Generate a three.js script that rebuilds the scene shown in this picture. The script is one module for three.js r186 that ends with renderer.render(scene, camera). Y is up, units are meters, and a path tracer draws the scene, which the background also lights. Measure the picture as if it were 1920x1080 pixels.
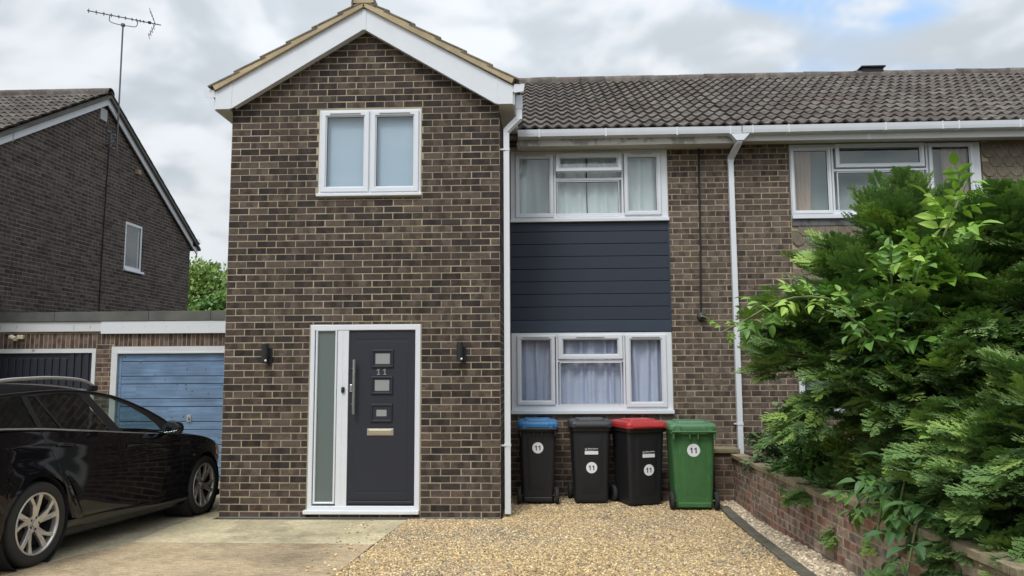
import * as THREE from 'three';
import { mergeGeometries } from 'three/addons/utils/BufferGeometryUtils.js';
import { RoundedBoxGeometry } from 'three/addons/geometries/RoundedBoxGeometry.js';
import { FontLoader } from 'three/addons/loaders/FontLoader.js';
import { TextGeometry } from 'three/addons/geometries/TextGeometry.js';

/* ------------------------------------------------------------------ camera, sky, sun, exposure */
const scene = new THREE.Scene();
const camera = new THREE.PerspectiveCamera(41.374, 16 / 9, 0.1, 2000);
camera.position.set(3.612, 1.6465, 8.569);
camera.rotation.set(0.10485, 0.03895, -0.00502, 'YXZ');
camera.updateMatrixWorld();

const renderer = new THREE.WebGLRenderer({ antialias: true });
renderer.setSize(1024, 576);
renderer.toneMapping = THREE.LinearToneMapping;
renderer.toneMappingExposure = 1.2;
renderer.shadowMap.enabled = true;

function rng(seed) { let a = seed >>> 0; return () => { a = (a + 0x6D2B79F5) | 0; let t = Math.imul(a ^ (a >>> 15), 1 | a); t = (t + Math.imul(t ^ (t >>> 7), 61 | t)) ^ t; return ((t ^ (t >>> 14)) >>> 0) / 4294967296; }; }
const clamp = (x, a = 0, b = 1) => Math.min(b, Math.max(a, x));
const mix = (a, b, t) => a + (b - a) * t;
const smooth = (a, b, x) => { const t = clamp((x - a) / (b - a)); return t * t * (3 - 2 * t); };
const HT = new Float32Array(65536); { const r = rng(91); for (let i = 0; i < 65536; i++) HT[i] = r(); }
const hash2 = (x, y) => HT[((x * 73 + y * 12289 + ((x * y) << 2)) ^ (y * 4057 + (x >> 3))) & 65535];
function vn(x, y, p = 0) {            // value noise, period p when tiling
  let xi = Math.floor(x), yi = Math.floor(y); const fx = x - xi, fy = y - yi;
  const m = (v) => p ? ((v % p) + p) % p : v;
  const u = fx * fx * (3 - 2 * fx), v = fy * fy * (3 - 2 * fy);
  const a = hash2(m(xi), m(yi)), b = hash2(m(xi + 1), m(yi)), c = hash2(m(xi), m(yi + 1)), d = hash2(m(xi + 1), m(yi + 1));
  return a + (b - a) * u + (c - a) * v + (a - b - c + d) * u * v;
}
function fbm(x, y, o = 4, p = 0) { let s = 0, a = 0.5, n = 0; for (let i = 0; i < o; i++) { s += a * vn(x + i * 17, y + i * 31, p); n += a; a *= 0.5; x *= 2; y *= 2; p *= 2; } return s / n; }

const SUN = new THREE.Vector3(-0.22, 0.80, 0.56).normalize();
{
  const W = 2048, H = 1024, d = new Float32Array(W * H * 4);
  for (let j = 0; j < H; j++) for (let i = 0; i < W; i++) {
    const ph = ((i + 0.5) / W - 0.5) * 2 * Math.PI, th = ((j + 0.5) / H - 0.5) * Math.PI;
    const x = Math.cos(th) * Math.cos(ph), y = Math.sin(th), z = Math.cos(th) * Math.sin(ph);
    let r, g, b;
    if (y < -0.02) { r = 0.2; g = 0.19; b = 0.17; }
    else {
      const yy = Math.max(y, 0), k = 1 / (yy + 0.22), px = x * k * 2.0 + 40, pz = z * k * 2.0 + 40;
      const wx = fbm(px * 1.3 + 5, pz * 1.3, 3), wz = fbm(px * 1.3, pz * 1.3 + 9, 3);
      const n = fbm(px * 3.1 + wx * 1.8, pz * 3.1 + wz * 1.8, 7), n2 = fbm(px * 0.9 + 31 + wz, pz * 0.9 + 7, 4);
      const lum = 0.60 + 0.40 * yy + 0.95 * Math.pow(Math.max(0, x * SUN.x + y * SUN.y + z * SUN.z), 5);   // veiled sky, brightest round the hidden sun
      const c = lum * (0.75 + 0.30 * smooth(0.30, 0.70, n) + 0.14 * (n2 - 0.5));
      const thin = smooth(0.58, 0.42, n) * 0.5;                      // thinner cloud shows a little blue
      r = c * (0.95 - 0.10 * thin); g = c * (1.0 - 0.03 * thin); b = c * (1.05 + 0.03 * thin);
      // a broken patch of blue, high on the right-hand side, and others like it around the dome
      const hole = smooth(0.66, 0.80, fbm(px * 0.9 + 12.3, pz * 0.9 + 3.1, 3) + 0.30 * smooth(0.90, 0.985, x * 0.585 + y * 0.47 - z * 0.66));
      const open = hole * smooth(0.62, 0.40, n);
      r = mix(r, 0.36, open); g = mix(g, 0.56, open); b = mix(b, 0.86, open);
    }
    const o = (j * W + i) * 4; d[o] = r; d[o + 1] = g; d[o + 2] = b; d[o + 3] = 1;
  }
  const t = new THREE.DataTexture(d, W, H, THREE.RGBAFormat, THREE.FloatType);
  t.mapping = THREE.EquirectangularReflectionMapping; t.magFilter = t.minFilter = THREE.LinearFilter; t.wrapS = THREE.RepeatWrapping; t.needsUpdate = true;
  scene.background = t; scene.environment = t;
}
const sun = new THREE.DirectionalLight(new THREE.Color(1, 0.965, 0.92), 1.5);
sun.position.copy(SUN).multiplyScalar(40); sun.castShadow = true; sun.shadow.radius = 34; sun.shadow.mapSize.set(2048, 2048);
Object.assign(sun.shadow.camera, { left: -18, right: 18, top: 18, bottom: -18, near: 1, far: 90 });
scene.add(sun, sun.target);

const font = await new FontLoader().loadAsync('fonts/droid/droid_serif_bold.typeface.json');

/* ------------------------------------------------------------------ helpers */
const V3 = (x, y, z) => new THREE.Vector3(x, y, z);
const taken = new Map();
function numbered(n) { const k = taken.get(n) || 0; taken.set(n, k + 1); return k ? n + '_' + String(k).padStart(3, '0') : n; }
const OFF = new Map();
function thing(name, label, category, base = [0, 0, 0], group) {
  const g = new THREE.Group(); g.name = numbered(name); g.position.set(...base); g.userData = { label, category };
  if (group) g.userData.group = group;
  scene.add(g); OFF.set(g, V3(...base)); return g;
}
function rootOff(p) { while (p && !OFF.has(p)) p = p.parent; return p ? OFF.get(p) : null; }
function local(name, label, category, pos, ry = 0, group) {      // a thing modelled in its own coordinates
  const g = new THREE.Group(); g.name = numbered(name); g.position.set(...pos); g.rotation.y = ry; g.userData = { label, category };
  if (group) g.userData.group = group; scene.add(g); return g;
}
function merged(gs) {
  if (!Array.isArray(gs)) return gs;
  gs = gs.flat(9).map((g) => g.index ? g.toNonIndexed() : g);
  for (const g of gs) for (const k of Object.keys(g.attributes)) if (!['position', 'normal', 'uv', 'color'].includes(k)) g.deleteAttribute(k);
  return gs.length === 1 ? gs[0] : mergeGeometries(gs, false);
}
function obj(name, gs, mat, parent) {
  const g = merged(gs), o = rootOff(parent); if (o && (o.x || o.y || o.z)) g.translate(-o.x, -o.y, -o.z);
  const m = new THREE.Mesh(g, mat); m.name = name; m.castShadow = m.receiveShadow = true; parent.add(m); return m;
}
function part(name, parent) { const g = new THREE.Group(); g.name = name; parent.add(g); return g; }
function struct(name, gs, mat) { const m = new THREE.Mesh(merged(gs), mat); m.name = numbered(name); m.userData.kind = 'structure'; m.castShadow = m.receiveShadow = true; scene.add(m); return m; }
function uvm(g, ox = 0, oy = 0) {                    // uv in metres, projected along each face's main axis
  const p = g.attributes.position, n = g.attributes.normal, uv = new Float32Array(p.count * 2);
  for (let i = 0; i < p.count; i++) {
    const ax = Math.abs(n.getX(i)), ay = Math.abs(n.getY(i)), az = Math.abs(n.getZ(i));
    let u, v; if (ay >= ax && ay >= az) { u = p.getX(i); v = p.getZ(i); } else if (ax >= az) { u = p.getZ(i); v = p.getY(i); } else { u = p.getX(i); v = p.getY(i); }
    uv[i * 2] = u + ox; uv[i * 2 + 1] = v + oy;
  }
  g.setAttribute('uv', new THREE.BufferAttribute(uv, 2)); return g;
}
let uvSeed = rng(5);
function bx(x0, x1, y0, y1, z0, z1, r = 0) {
  const w = Math.abs(x1 - x0), h = Math.abs(y1 - y0), d = Math.abs(z1 - z0);
  let g = r ? new RoundedBoxGeometry(w, h, d, 2, Math.min(r, w / 2.01, h / 2.01, d / 2.01)) : new THREE.BoxGeometry(w, h, d);
  g = g.index ? g.toNonIndexed() : g; g.translate((x0 + x1) / 2, (y0 + y1) / 2, (z0 + z1) / 2);
  return uvm(g, uvSeed() * 3, uvSeed() * 3);
}
function cyl(r0, r1, h, seg = 20, open = false) { return new THREE.CylinderGeometry(r1, r0, h, seg, 1, open); }
function rod(a, b, r, seg = 10, r2 = r) {
  const A = V3(...a), B = V3(...b), d = B.clone().sub(A), g = new THREE.CylinderGeometry(r2, r, d.length(), seg, 1);
  g.applyQuaternion(new THREE.Quaternion().setFromUnitVectors(V3(0, 1, 0), d.clone().normalize())); g.translate(...A.clone().add(B).multiplyScalar(0.5).toArray()); return g.toNonIndexed();
}
function tube(pts, r, n = 40, rs = 8, closed = false) { return new THREE.TubeGeometry(new THREE.CatmullRomCurve3(pts.map((p) => V3(...p)), closed), n, r, rs, closed).toNonIndexed(); }
function ring(x0, x1, y0, y1, w, z0, z1, b = 0.004) {           // rectangular frame in the xy plane, chamfered
  const s = new THREE.Shape([[x0, y0], [x1, y0], [x1, y1], [x0, y1]].map((p) => new THREE.Vector2(...p)));
  const ww = Array.isArray(w) ? w : [w, w, w, w];               // left right bottom top
  s.holes.push(new THREE.Path([[x0 + ww[0], y0 + ww[2]], [x0 + ww[0], y1 - ww[3]], [x1 - ww[1], y1 - ww[3]], [x1 - ww[1], y0 + ww[2]]].map((p) => new THREE.Vector2(...p))));
  const g = new THREE.ExtrudeGeometry(s, { depth: z1 - z0 - 2 * b, bevelEnabled: true, bevelThickness: b, bevelSize: b, bevelOffset: -b, bevelSegments: 1 });
  g.translate(0, 0, z0 + b); return uvm(g.index ? g.toNonIndexed() : g);
}
function slab(pts, holes, z0, z1) {                              // flat polygon with holes, extruded along z
  const s = new THREE.Shape(pts.map((p) => new THREE.Vector2(...p)));
  for (const h of holes) s.holes.push(new THREE.Path(h.map((p) => new THREE.Vector2(...p))));
  const g = new THREE.ExtrudeGeometry(s, { depth: z1 - z0, bevelEnabled: false }); g.translate(0, 0, z0); return uvm(g.index ? g.toNonIndexed() : g);
}
const rectPts = (x0, x1, y0, y1) => [[x0, y0], [x1, y0], [x1, y1], [x0, y1]];
function sweep(profile, A, B, up = [0, 1, 0]) {                  // straight extrusion of a closed 2D profile (side, up) from A to B
  const a = V3(...A), b = V3(...B), f = b.clone().sub(a).normalize(), u = V3(...up), s = f.clone().cross(u).normalize(), uu = s.clone().cross(f).normalize();
  const pos = [], P = (o, p) => o.clone().addScaledVector(s, p[0]).addScaledVector(uu, p[1]), n = profile.length;
  for (let i = 0; i < n; i++) { const p = profile[i], q = profile[(i + 1) % n], v = [P(a, p), P(a, q), P(b, q), P(b, p)]; for (const k of [0, 1, 2, 0, 2, 3]) pos.push(v[k].x, v[k].y, v[k].z); }
  const tri = THREE.ShapeUtils.triangulateShape(profile.map((p) => new THREE.Vector2(...p)), []);
  for (const t of tri) { for (const k of t) { const v = P(a, profile[k]); pos.push(v.x, v.y, v.z); } for (const k of [t[0], t[2], t[1]]) { const v = P(b, profile[k]); pos.push(v.x, v.y, v.z); } }
  const g = new THREE.BufferGeometry(); g.setAttribute('position', new THREE.Float32BufferAttribute(pos, 3)); g.computeVertexNormals(); return uvm(g);
}
function gridGeo(nu, nv, fn) {                                   // smooth surface patch
  const pos = [], uv = [], idx = [];
  for (let j = 0; j <= nv; j++) for (let i = 0; i <= nu; i++) { const p = fn(i / nu, j / nv); pos.push(p[0], p[1], p[2]); uv.push(p[3] ?? i / nu, p[4] ?? j / nv); }
  for (let j = 0; j < nv; j++) for (let i = 0; i < nu; i++) { const a = j * (nu + 1) + i, b = a + 1, c = a + nu + 1, d = c + 1; idx.push(a, b, d, a, d, c); }
  const g = new THREE.BufferGeometry(); g.setAttribute('position', new THREE.Float32BufferAttribute(pos, 3)); g.setAttribute('uv', new THREE.Float32BufferAttribute(uv, 2)); g.setIndex(idx); g.computeVertexNormals(); return g.toNonIndexed();
}
const curve = (pts) => (x) => { if (x <= pts[0][0]) return pts[0][1]; for (let i = 1; i < pts.length; i++) if (x <= pts[i][0]) { const a = pts[Math.max(0, i - 2)], b = pts[i - 1], c = pts[i], d = pts[Math.min(pts.length - 1, i + 1)], t = (x - b[0]) / (c[0] - b[0]), h = c[0] - b[0]; const m0 = (c[1] - a[1]) / (c[0] - a[0]) * h, m1 = (d[1] - b[1]) / (d[0] - b[0]) * h, t2 = t * t, t3 = t2 * t; return (2 * t3 - 3 * t2 + 1) * b[1] + (t3 - 2 * t2 + t) * m0 + (-2 * t3 + 3 * t2) * c[1] + (t3 - t2) * m1; } return pts[pts.length - 1][1]; };

/* ------------------------------------------------------------------ textures and materials */
function tex(w, h, fn, srgb = true, rep = [1, 1]) {
  const d = new Uint8Array(w * h * 4);
  for (let j = 0; j < h; j++) for (let i = 0; i < w; i++) { const c = fn(i / w, j / h, i, j), o = (j * w + i) * 4; if (c.length === undefined) { d[o] = d[o + 1] = d[o + 2] = clamp(c, 0, 255); } else { d[o] = clamp(c[0], 0, 255); d[o + 1] = clamp(c[1], 0, 255); d[o + 2] = clamp(c[2], 0, 255); } d[o + 3] = 255; }
  const t = new THREE.DataTexture(d, w, h, THREE.RGBAFormat); t.wrapS = t.wrapT = THREE.RepeatWrapping; t.magFilter = THREE.LinearFilter; t.minFilter = THREE.LinearMipmapLinearFilter; t.generateMipmaps = true;
  if (srgb) t.colorSpace = THREE.SRGBColorSpace; t.repeat.set(...rep); t.needsUpdate = true; return t;
}
const lin = (r, g, b) => new THREE.Color().setRGB(r, g, b);
const std = (color, roughness = 0.7, extra = {}) => new THREE.MeshStandardMaterial({ color, roughness, ...extra });
const grain = tex(512, 512, (u, v) => 128 + 190 * (fbm(u * 64, v * 64, 3, 64) - 0.5) + 90 * (hash2(u * 512 | 0, v * 512 | 0) - 0.5), false);
const speckle = tex(512, 512, (u, v) => { const n = fbm(u * 8, v * 8, 4, 8), s = vn(u * 90, v * 90, 90); const k = 240 + 8 * (n - 0.5) - (s > 0.95 ? 8 : 0); return [k, k, k]; });
// brick faces: 4 x 12 cells, burnt ends, blotches, drag marks, chipped edges
const CX = 4, CY = 12;
function brickCell(u, v) {
  const cx = Math.floor(u * CX), cy = Math.floor(v * CY), a = u * CX - cx, b = v * CY - cy, id = cy * CX + cx;
  const kind = hash2(id * 7 + 3, 11), s = id * 13.7;
  let k = 0.92 + 0.75 * (fbm(a * 5 + s, b * 2.2 + s, 4) - 0.5);
  k += 0.40 * (fbm(a * 30 + s, b * 7 + s, 3) - 0.5) + 0.22 * (hash2((a * 200 | 0) + id * 211, (b * 66 | 0) + id) - 0.5);
  const e = fbm(b * 2 + s, a + 3, 2) * 0.10;
  if (kind < 0.28) k *= mix(0.66, 1.06, smooth(0.20 + e, 0.30 + e, a) * smooth(0.20 + e, 0.30 + e, 1 - a));     // burnt ends
  else if (kind < 0.42) k *= mix(1.06, 0.68, smooth(0.25 + e, 0.36 + e, a) * smooth(0.22 + e, 0.33 + e, 1 - a)); // burnt middle
  else if (kind < 0.55) k *= mix(0.68, 1.06, smooth(0.42 + e, 0.55 + e, a));
  else if (kind < 0.66) k *= mix(1.08, 0.74, smooth(0.60 + e, 0.70 + e, a));
  const edge = Math.min(a * 3.2, (1 - a) * 3.2, b, 1 - b), rag = fbm(a * 22 + s, b * 8 + s, 3);
  const smear = edge < 0.06 + 0.16 * Math.max(0, rag - 0.48) ? 1 : 0;                                            // mortar smeared on the arris
  return [k, smear, fbm(a * 9 + s + 50, b * 4 + s, 3)];
}
const brickMap = tex(1024, 1024, (u, v) => { const [k, sm, h] = brickCell(u, v); const q = 205 * Math.sqrt(Math.max(0.05, k)) * (sm ? 1.16 : 1); return [q * (1 + 0.05 * (h - 0.5)), q * (0.99), q * (0.985 - 0.07 * (h - 0.5))]; });
const brickBump = tex(1024, 1024, (u, v, i, j) => { const [k] = brickCell(u, v); return 120 * k + 60 * hash2(i >> 1, j >> 1); }, false);
const mortarMap = tex(512, 512, (u, v) => { const n = fbm(u * 6, v * 6, 5, 6), g = hash2(u * 512 | 0, v * 512 | 0), k = 196 + 74 * (n - 0.5) + 26 * (g - 0.5), y = fbm(u * 3 + 9, v * 3 + 4, 3, 3); return [k, k * (0.985 - 0.02 * y), k * (0.95 - 0.10 * y)]; }, true, [0.6, 0.6]);
function brickSet(cols, mortar) {
  const pal = cols.map((c) => lin(...c));
  return { pal, mats: pal.map((c) => std(c, 0.9, { map: brickMap, bumpMap: brickBump, bumpScale: 0.0022 })), merged: std(0xffffff, 0.9, { map: brickMap, bumpMap: brickBump, bumpScale: 0.0022, vertexColors: true }), mortar: std(lin(...mortar), 0.95, { map: mortarMap, bumpMap: grain, bumpScale: 0.002 }) };
}
const BR_EXT = brickSet([[0.133, 0.097, 0.078], [0.099, 0.072, 0.059], [0.159, 0.121, 0.094], [0.074, 0.056, 0.050], [0.181, 0.139, 0.109], [0.114, 0.081, 0.065], [0.062, 0.046, 0.042], [0.166, 0.123, 0.101], [0.133, 0.093, 0.072], [0.089, 0.065, 0.054]], [.66, .61, .50]);
const BR_MAIN = brickSet([[.225, .172, .136], [.190, .145, .116], [.250, .198, .158], [.150, .114, .095], [.235, .182, .143], [.205, .153, .120], [.265, .212, .170], [.178, .138, .114]], [.66, .58, .47]);
const BR_LEFT = brickSet([[.120, .094, .088], [.092, .072, .070], [.140, .112, .102], [.074, .058, .058], [.125, .096, .087], [.165, .130, .115]], [.46, .39, .35]);
const BR_GAR = brickSet([[.230, .150, .115], [.180, .118, .094], [.260, .180, .140], [.140, .096, .080], [.280, .205, .155]], [.60, .51, .42]);
const BR_GARDEN = brickSet([[.50, .35, .27], [.57, .42, .33], [.42, .29, .225], [.62, .48, .38], [.54, .30, .225], [.46, .37, .30], [.60, .36, .26]], [.70, .62, .51]);
const M = {};
M.upvc = new THREE.MeshPhysicalMaterial({ color: lin(.82, .85, .89), roughness: 0.32, map: speckle, clearcoat: 0.25, clearcoatRoughness: 0.3 });
const mould = tex(1024, 512, (u, v) => { const s = fbm(u * 10, v * 10, 5, 10), t = fbm(u * 42, v * 14 + 7, 4), k = smooth(0.50, 0.68, s * 0.65 + t * 0.42); const q = mix(226, 168, k); return [q, q * 0.985, q * 0.96]; }, true, [0.5, 1.0]);
M.fasciaOld = std(lin(.72, .71, .68), 0.6, { map: mould });
M.ventGrey = std(lin(.42, .43, .45), 0.5);
M.soffit = std(lin(.62, .58, .50), 0.65, { map: speckle });
M.render = std(lin(.66, .62, .54), 0.8, { map: speckle });
M.glass = new THREE.MeshPhysicalMaterial({ color: lin(.93, .96, .955), roughness: 0.0, transmission: 1, thickness: 0, ior: 1.52 });
M.glassFrost = new THREE.MeshPhysicalMaterial({ color: lin(.60, .70, .68), roughness: 0.42, transmission: 0.85, thickness: 0, ior: 1.5, bumpMap: grain, bumpScale: 0.0006 });
const woodGrain = tex(512, 1024, (u, v) => { const w = fbm(u * 3, v * 1.2, 3, 0) * 5, l = fbm(u * 46 + w, v * 2.2 + w, 3); return 128 + 200 * (l - 0.5); }, false);
M.door = std(lin(.018, .020, .030), 0.55, { bumpMap: woodGrain, bumpScale: 0.0016 });
M.clad = std(lin(.023, .033, .054), 0.6, { bumpMap: grain, bumpScale: 0.0006, map: speckle });
M.cladLight = std(lin(.036, .053, .082), 0.5, { map: speckle });
M.steel = std(lin(.62, .61, .58), 0.3, { metalness: 1 });
M.brushed = std(lin(.66, .61, .50), 0.38, { metalness: 0.9 });
M.silver = std(lin(.72, .72, .73), 0.28, { metalness: 0.9 });
M.alu = std(lin(.42, .42, .42), 0.5, { metalness: 0.7 });
M.black = std(lin(.018, .018, .020), 0.45);
M.matt = std(lin(.02, .02, .022), 0.8);
M.room = std(lin(.30, .29, .27), 0.9);
M.roomDark = std(lin(.12, .12, .12), 0.9);
M.blind = std(lin(.50, .58, .70), 0.8);
const weave = tex(256, 256, (u, v, i, j) => 150 + 50 * ((i >> 1) % 2 ? 1 : -1) * ((j >> 1) % 2 ? 1 : -1) * 0.4 + 40 * (fbm(u * 16, v * 16, 3, 16) - 0.5), false, [4, 4]);
M.lavender = new THREE.MeshPhysicalMaterial({ color: lin(.72, .73, .92), roughness: 1, transmission: 0.15, thickness: 0, bumpMap: weave, bumpScale: 0.0006 });
M.net = new THREE.MeshPhysicalMaterial({ color: lin(.82, .85, .88), roughness: 1, transmission: 0.15, thickness: 0, bumpMap: weave, bumpScale: 0.0006 });
M.darkNet = std(lin(.16, .17, .18), 0.9);
M.greyNet = std(lin(.42, .45, .46), 0.9);
M.peach = new THREE.MeshPhysicalMaterial({ color: lin(.62, .44, .36), roughness: 1, transmission: 0.2, thickness: 0, bumpMap: weave, bumpScale: 0.0006 });
// concrete roof tiles: dark grey brown, lichen spots
const tileMap = tex(512, 512, (u, v, i, j) => { const n = fbm(u * 12, v * 12, 4, 12), l = fbm(u * 30 + 3, v * 30 + 8, 3, 30), g = hash2(i, j); let k = 172 + 120 * (n - 0.5) + 44 * (g - 0.5); const spot = smooth(0.70, 0.76, l) * smooth(0.45, 0.6, fbm(u * 5 + 2, v * 5, 2, 5)); k = mix(k, 236, spot * 0.8); return [k, k * 0.985, k * 0.955]; }, true, [0.9, 0.9]);
const tileCols = [[.275, .240, .220], [.230, .200, .186], [.310, .278, .258], [.255, .212, .194], [.345, .308, .282]];
M.tiles = tileCols.map((c) => std(lin(...c), 0.92, { map: tileMap, bumpMap: grain, bumpScale: 0.003 }));
M.tileMerged = std(0xffffff, 0.92, { map: tileMap, bumpMap: grain, bumpScale: 0.003, vertexColors: true });
M.vergeTile = std(lin(.42, .355, .275), 0.9, { map: tileMap, bumpMap: grain, bumpScale: 0.002 });
M.vergeMortar = std(lin(.78, .67, .51), 0.95, { map: mortarMap, bumpMap: grain, bumpScale: 0.003 });
M.hexCols = [[.36, .31, .24], [.33, .285, .22], [.40, .345, .27]].map((c) => std(lin(...c), 0.9, { map: tileMap, bumpMap: grain, bumpScale: 0.002 }));
M.lead = std(lin(.17, .175, .19), 0.7, { map: mould });
M.felt = std(lin(.20, .215, .23), 0.95, { bumpMap: grain, bumpScale: 0.002, map: mortarMap });
const flaky = tex(512, 512, (u, v) => { const n = fbm(u * 9, v * 9, 5, 9), g = fbm(u * 3 + 5, v * 3, 4, 3); const bare = smooth(0.77, 0.80, n); const k = 232 + 20 * (g - 0.5); return [mix(k, 176, bare), mix(k, 170, bare), mix(k, 160, bare)]; }, true, [0.8, 0.8]);
M.oldPaint = std(lin(.74, .75, .75), 0.6, { map: flaky });
M.whitePaint = std(lin(.76, .78, .80), 0.5, { map: speckle });
const blueWood = tex(512, 512, (u, v) => { const l = fbm(u * 3, v * 70, 3), n = fbm(u * 7, v * 7, 4, 7), c = smooth(0.80, 0.83, fbm(u * 26 + 8, v * 26, 3, 26)); const k = 205 + 60 * (l - 0.5) + 60 * (n - 0.5); return [mix(k, 150, c), mix(k, 140, c), mix(k, 120, c)]; }, true, [0.5, 0.5]);
M.garageBlue = std(lin(.215, .345, .54), 0.55, { map: blueWood, bumpMap: grain, bumpScale: 0.001 });
M.garageDark = std(lin(.022, .024, .034), 0.5, { map: speckle });
M.pipe = M.upvc;
const conc = tex(1024, 1024, (u, v, i, j) => { const n = fbm(u * 5, v * 5, 6, 5), f = fbm(u * 90, v * 90, 2, 90), g = hash2(i, j), st = smooth(0.58, 0.72, fbm(u * 4 + 7, v * 4 + 2, 5, 4)); let k = 202 + 84 * (n - 0.5) + 44 * (f - 0.5) + 34 * (g - 0.5) - 34 * st; if (hash2(i >> 2, (j >> 2) + 77) > 0.993) k -= 40; return [k, k * 0.975, k * 0.90]; }, true, [0.4, 0.4]);
const concRough = tex(1024, 1024, (u, v, i, j) => { const n = fbm(u * 4, v * 4, 5, 4), f = fbm(u * 40, v * 220, 3), g = hash2(i, j), p = hash2((i >> 1) + 9, j >> 1); let k = 186 + 100 * (n - 0.5) + 90 * (f - 0.5) + 70 * (g - 0.5); if (p > 0.92) k -= 70; if (p < 0.05) k += 44; return [k, k * 0.955, k * 0.87]; }, true, [0.5, 0.5]);
const concBump = tex(1024, 1024, (u, v, i, j) => 128 + 150 * (fbm(u * 40, v * 220, 3) - 0.5) + 70 * (hash2(i >> 1, j >> 1) - 0.5), false, [0.5, 0.5]);
M.concSmooth = std(lin(.90, .82, .62), 0.9, { map: conc, bumpMap: grain, bumpScale: 0.001 });
M.concRough = std(lin(.84, .71, .54), 0.95, { map: concRough, bumpMap: concBump, bumpScale: 0.005 });
M.concGrey = std(lin(.66, .62, .51), 0.92, { map: conc, bumpMap: grain, bumpScale: 0.0015 });
M.asphalt = std(lin(.10, .098, .095), 0.95, { map: concRough, bumpMap: grain, bumpScale: 0.004 });
M.gravelBed = std(lin(.20, .155, .095), 1, { map: concRough, bumpMap: grain, bumpScale: 0.006 });
M.edging = std(lin(.22, .215, .195), 0.95, { map: conc, bumpMap: grain, bumpScale: 0.003 });
M.coping = std(lin(.46, .40, .30), 0.95, { map: conc, bumpMap: grain, bumpScale: 0.004 });
M.soil = std(lin(.055, .042, .030), 1, { bumpMap: grain, bumpScale: 0.01 });

/* ------------------------------------------------------------------ brickwork */
function clipPoly(poly, hp) { for (const [a, b, c] of hp) { const out = []; for (let i = 0; i < poly.length; i++) { const p = poly[i], q = poly[(i + 1) % poly.length], dp = a * p[0] + b * p[1] - c, dq = a * q[0] + b * q[1] - c; if (dp <= 0) out.push(p); if ((dp < 0 && dq > 0) || (dp > 0 && dq < 0)) { const t = dp / (dp - dq); out.push([p[0] + (q[0] - p[0]) * t, p[1] + (q[1] - p[1]) * t]); } } poly = out; if (poly.length < 3) return []; } return poly; }
function prism(poly, depth, bev, cell, L, H, vert = false) {      // convex block, front at +z = 0, chamfered front edge, uv into one atlas cell
  const n = poly.length, c = [0, 0]; for (const p of poly) { c[0] += p[0] / n; c[1] += p[1] / n; }
  const F = poly.map((p) => { const dx = p[0] - c[0], dy = p[1] - c[1]; return [p[0] - Math.sign(dx) * Math.min(bev, Math.abs(dx) * 0.4), p[1] - Math.sign(dy) * Math.min(bev, Math.abs(dy) * 0.4)]; });
  const pos = [], uv = [], cx = cell % CX, cy = Math.floor(cell / CX);
  const UV = (p) => { let a = clamp(p[0] / L, 0.01, 0.99), b = clamp(p[1] / H, 0.03, 0.97); if (vert) [a, b] = [clamp(p[1] / H, 0.01, 0.99), clamp(p[0] / L, 0.03, 0.97)]; return [(cx + a) / CX, (cy + b) / CY]; };
  const put = (p, z) => { pos.push(p[0], p[1], z); uv.push(...UV(p)); };
  for (let i = 1; i < n - 1; i++) { put(F[0], 0); put(F[i], 0); put(F[i + 1], 0); }
  for (let i = 0; i < n; i++) { const j = (i + 1) % n;
    put(poly[i], -bev); put(poly[j], -bev); put(F[j], 0); put(poly[i], -bev); put(F[j], 0); put(F[i], 0);
    put(poly[i], -depth); put(poly[j], -depth); put(poly[j], -bev); put(poly[i], -depth); put(poly[j], -bev); put(poly[i], -bev); }
  const g = new THREE.BufferGeometry(); g.setAttribute('position', new THREE.Float32BufferAttribute(pos, 3)); g.setAttribute('uv', new THREE.Float32BufferAttribute(uv, 2)); g.computeVertexNormals(); return g;
}
const fullCache = new Map();
const camP = camera.position.clone();
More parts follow.
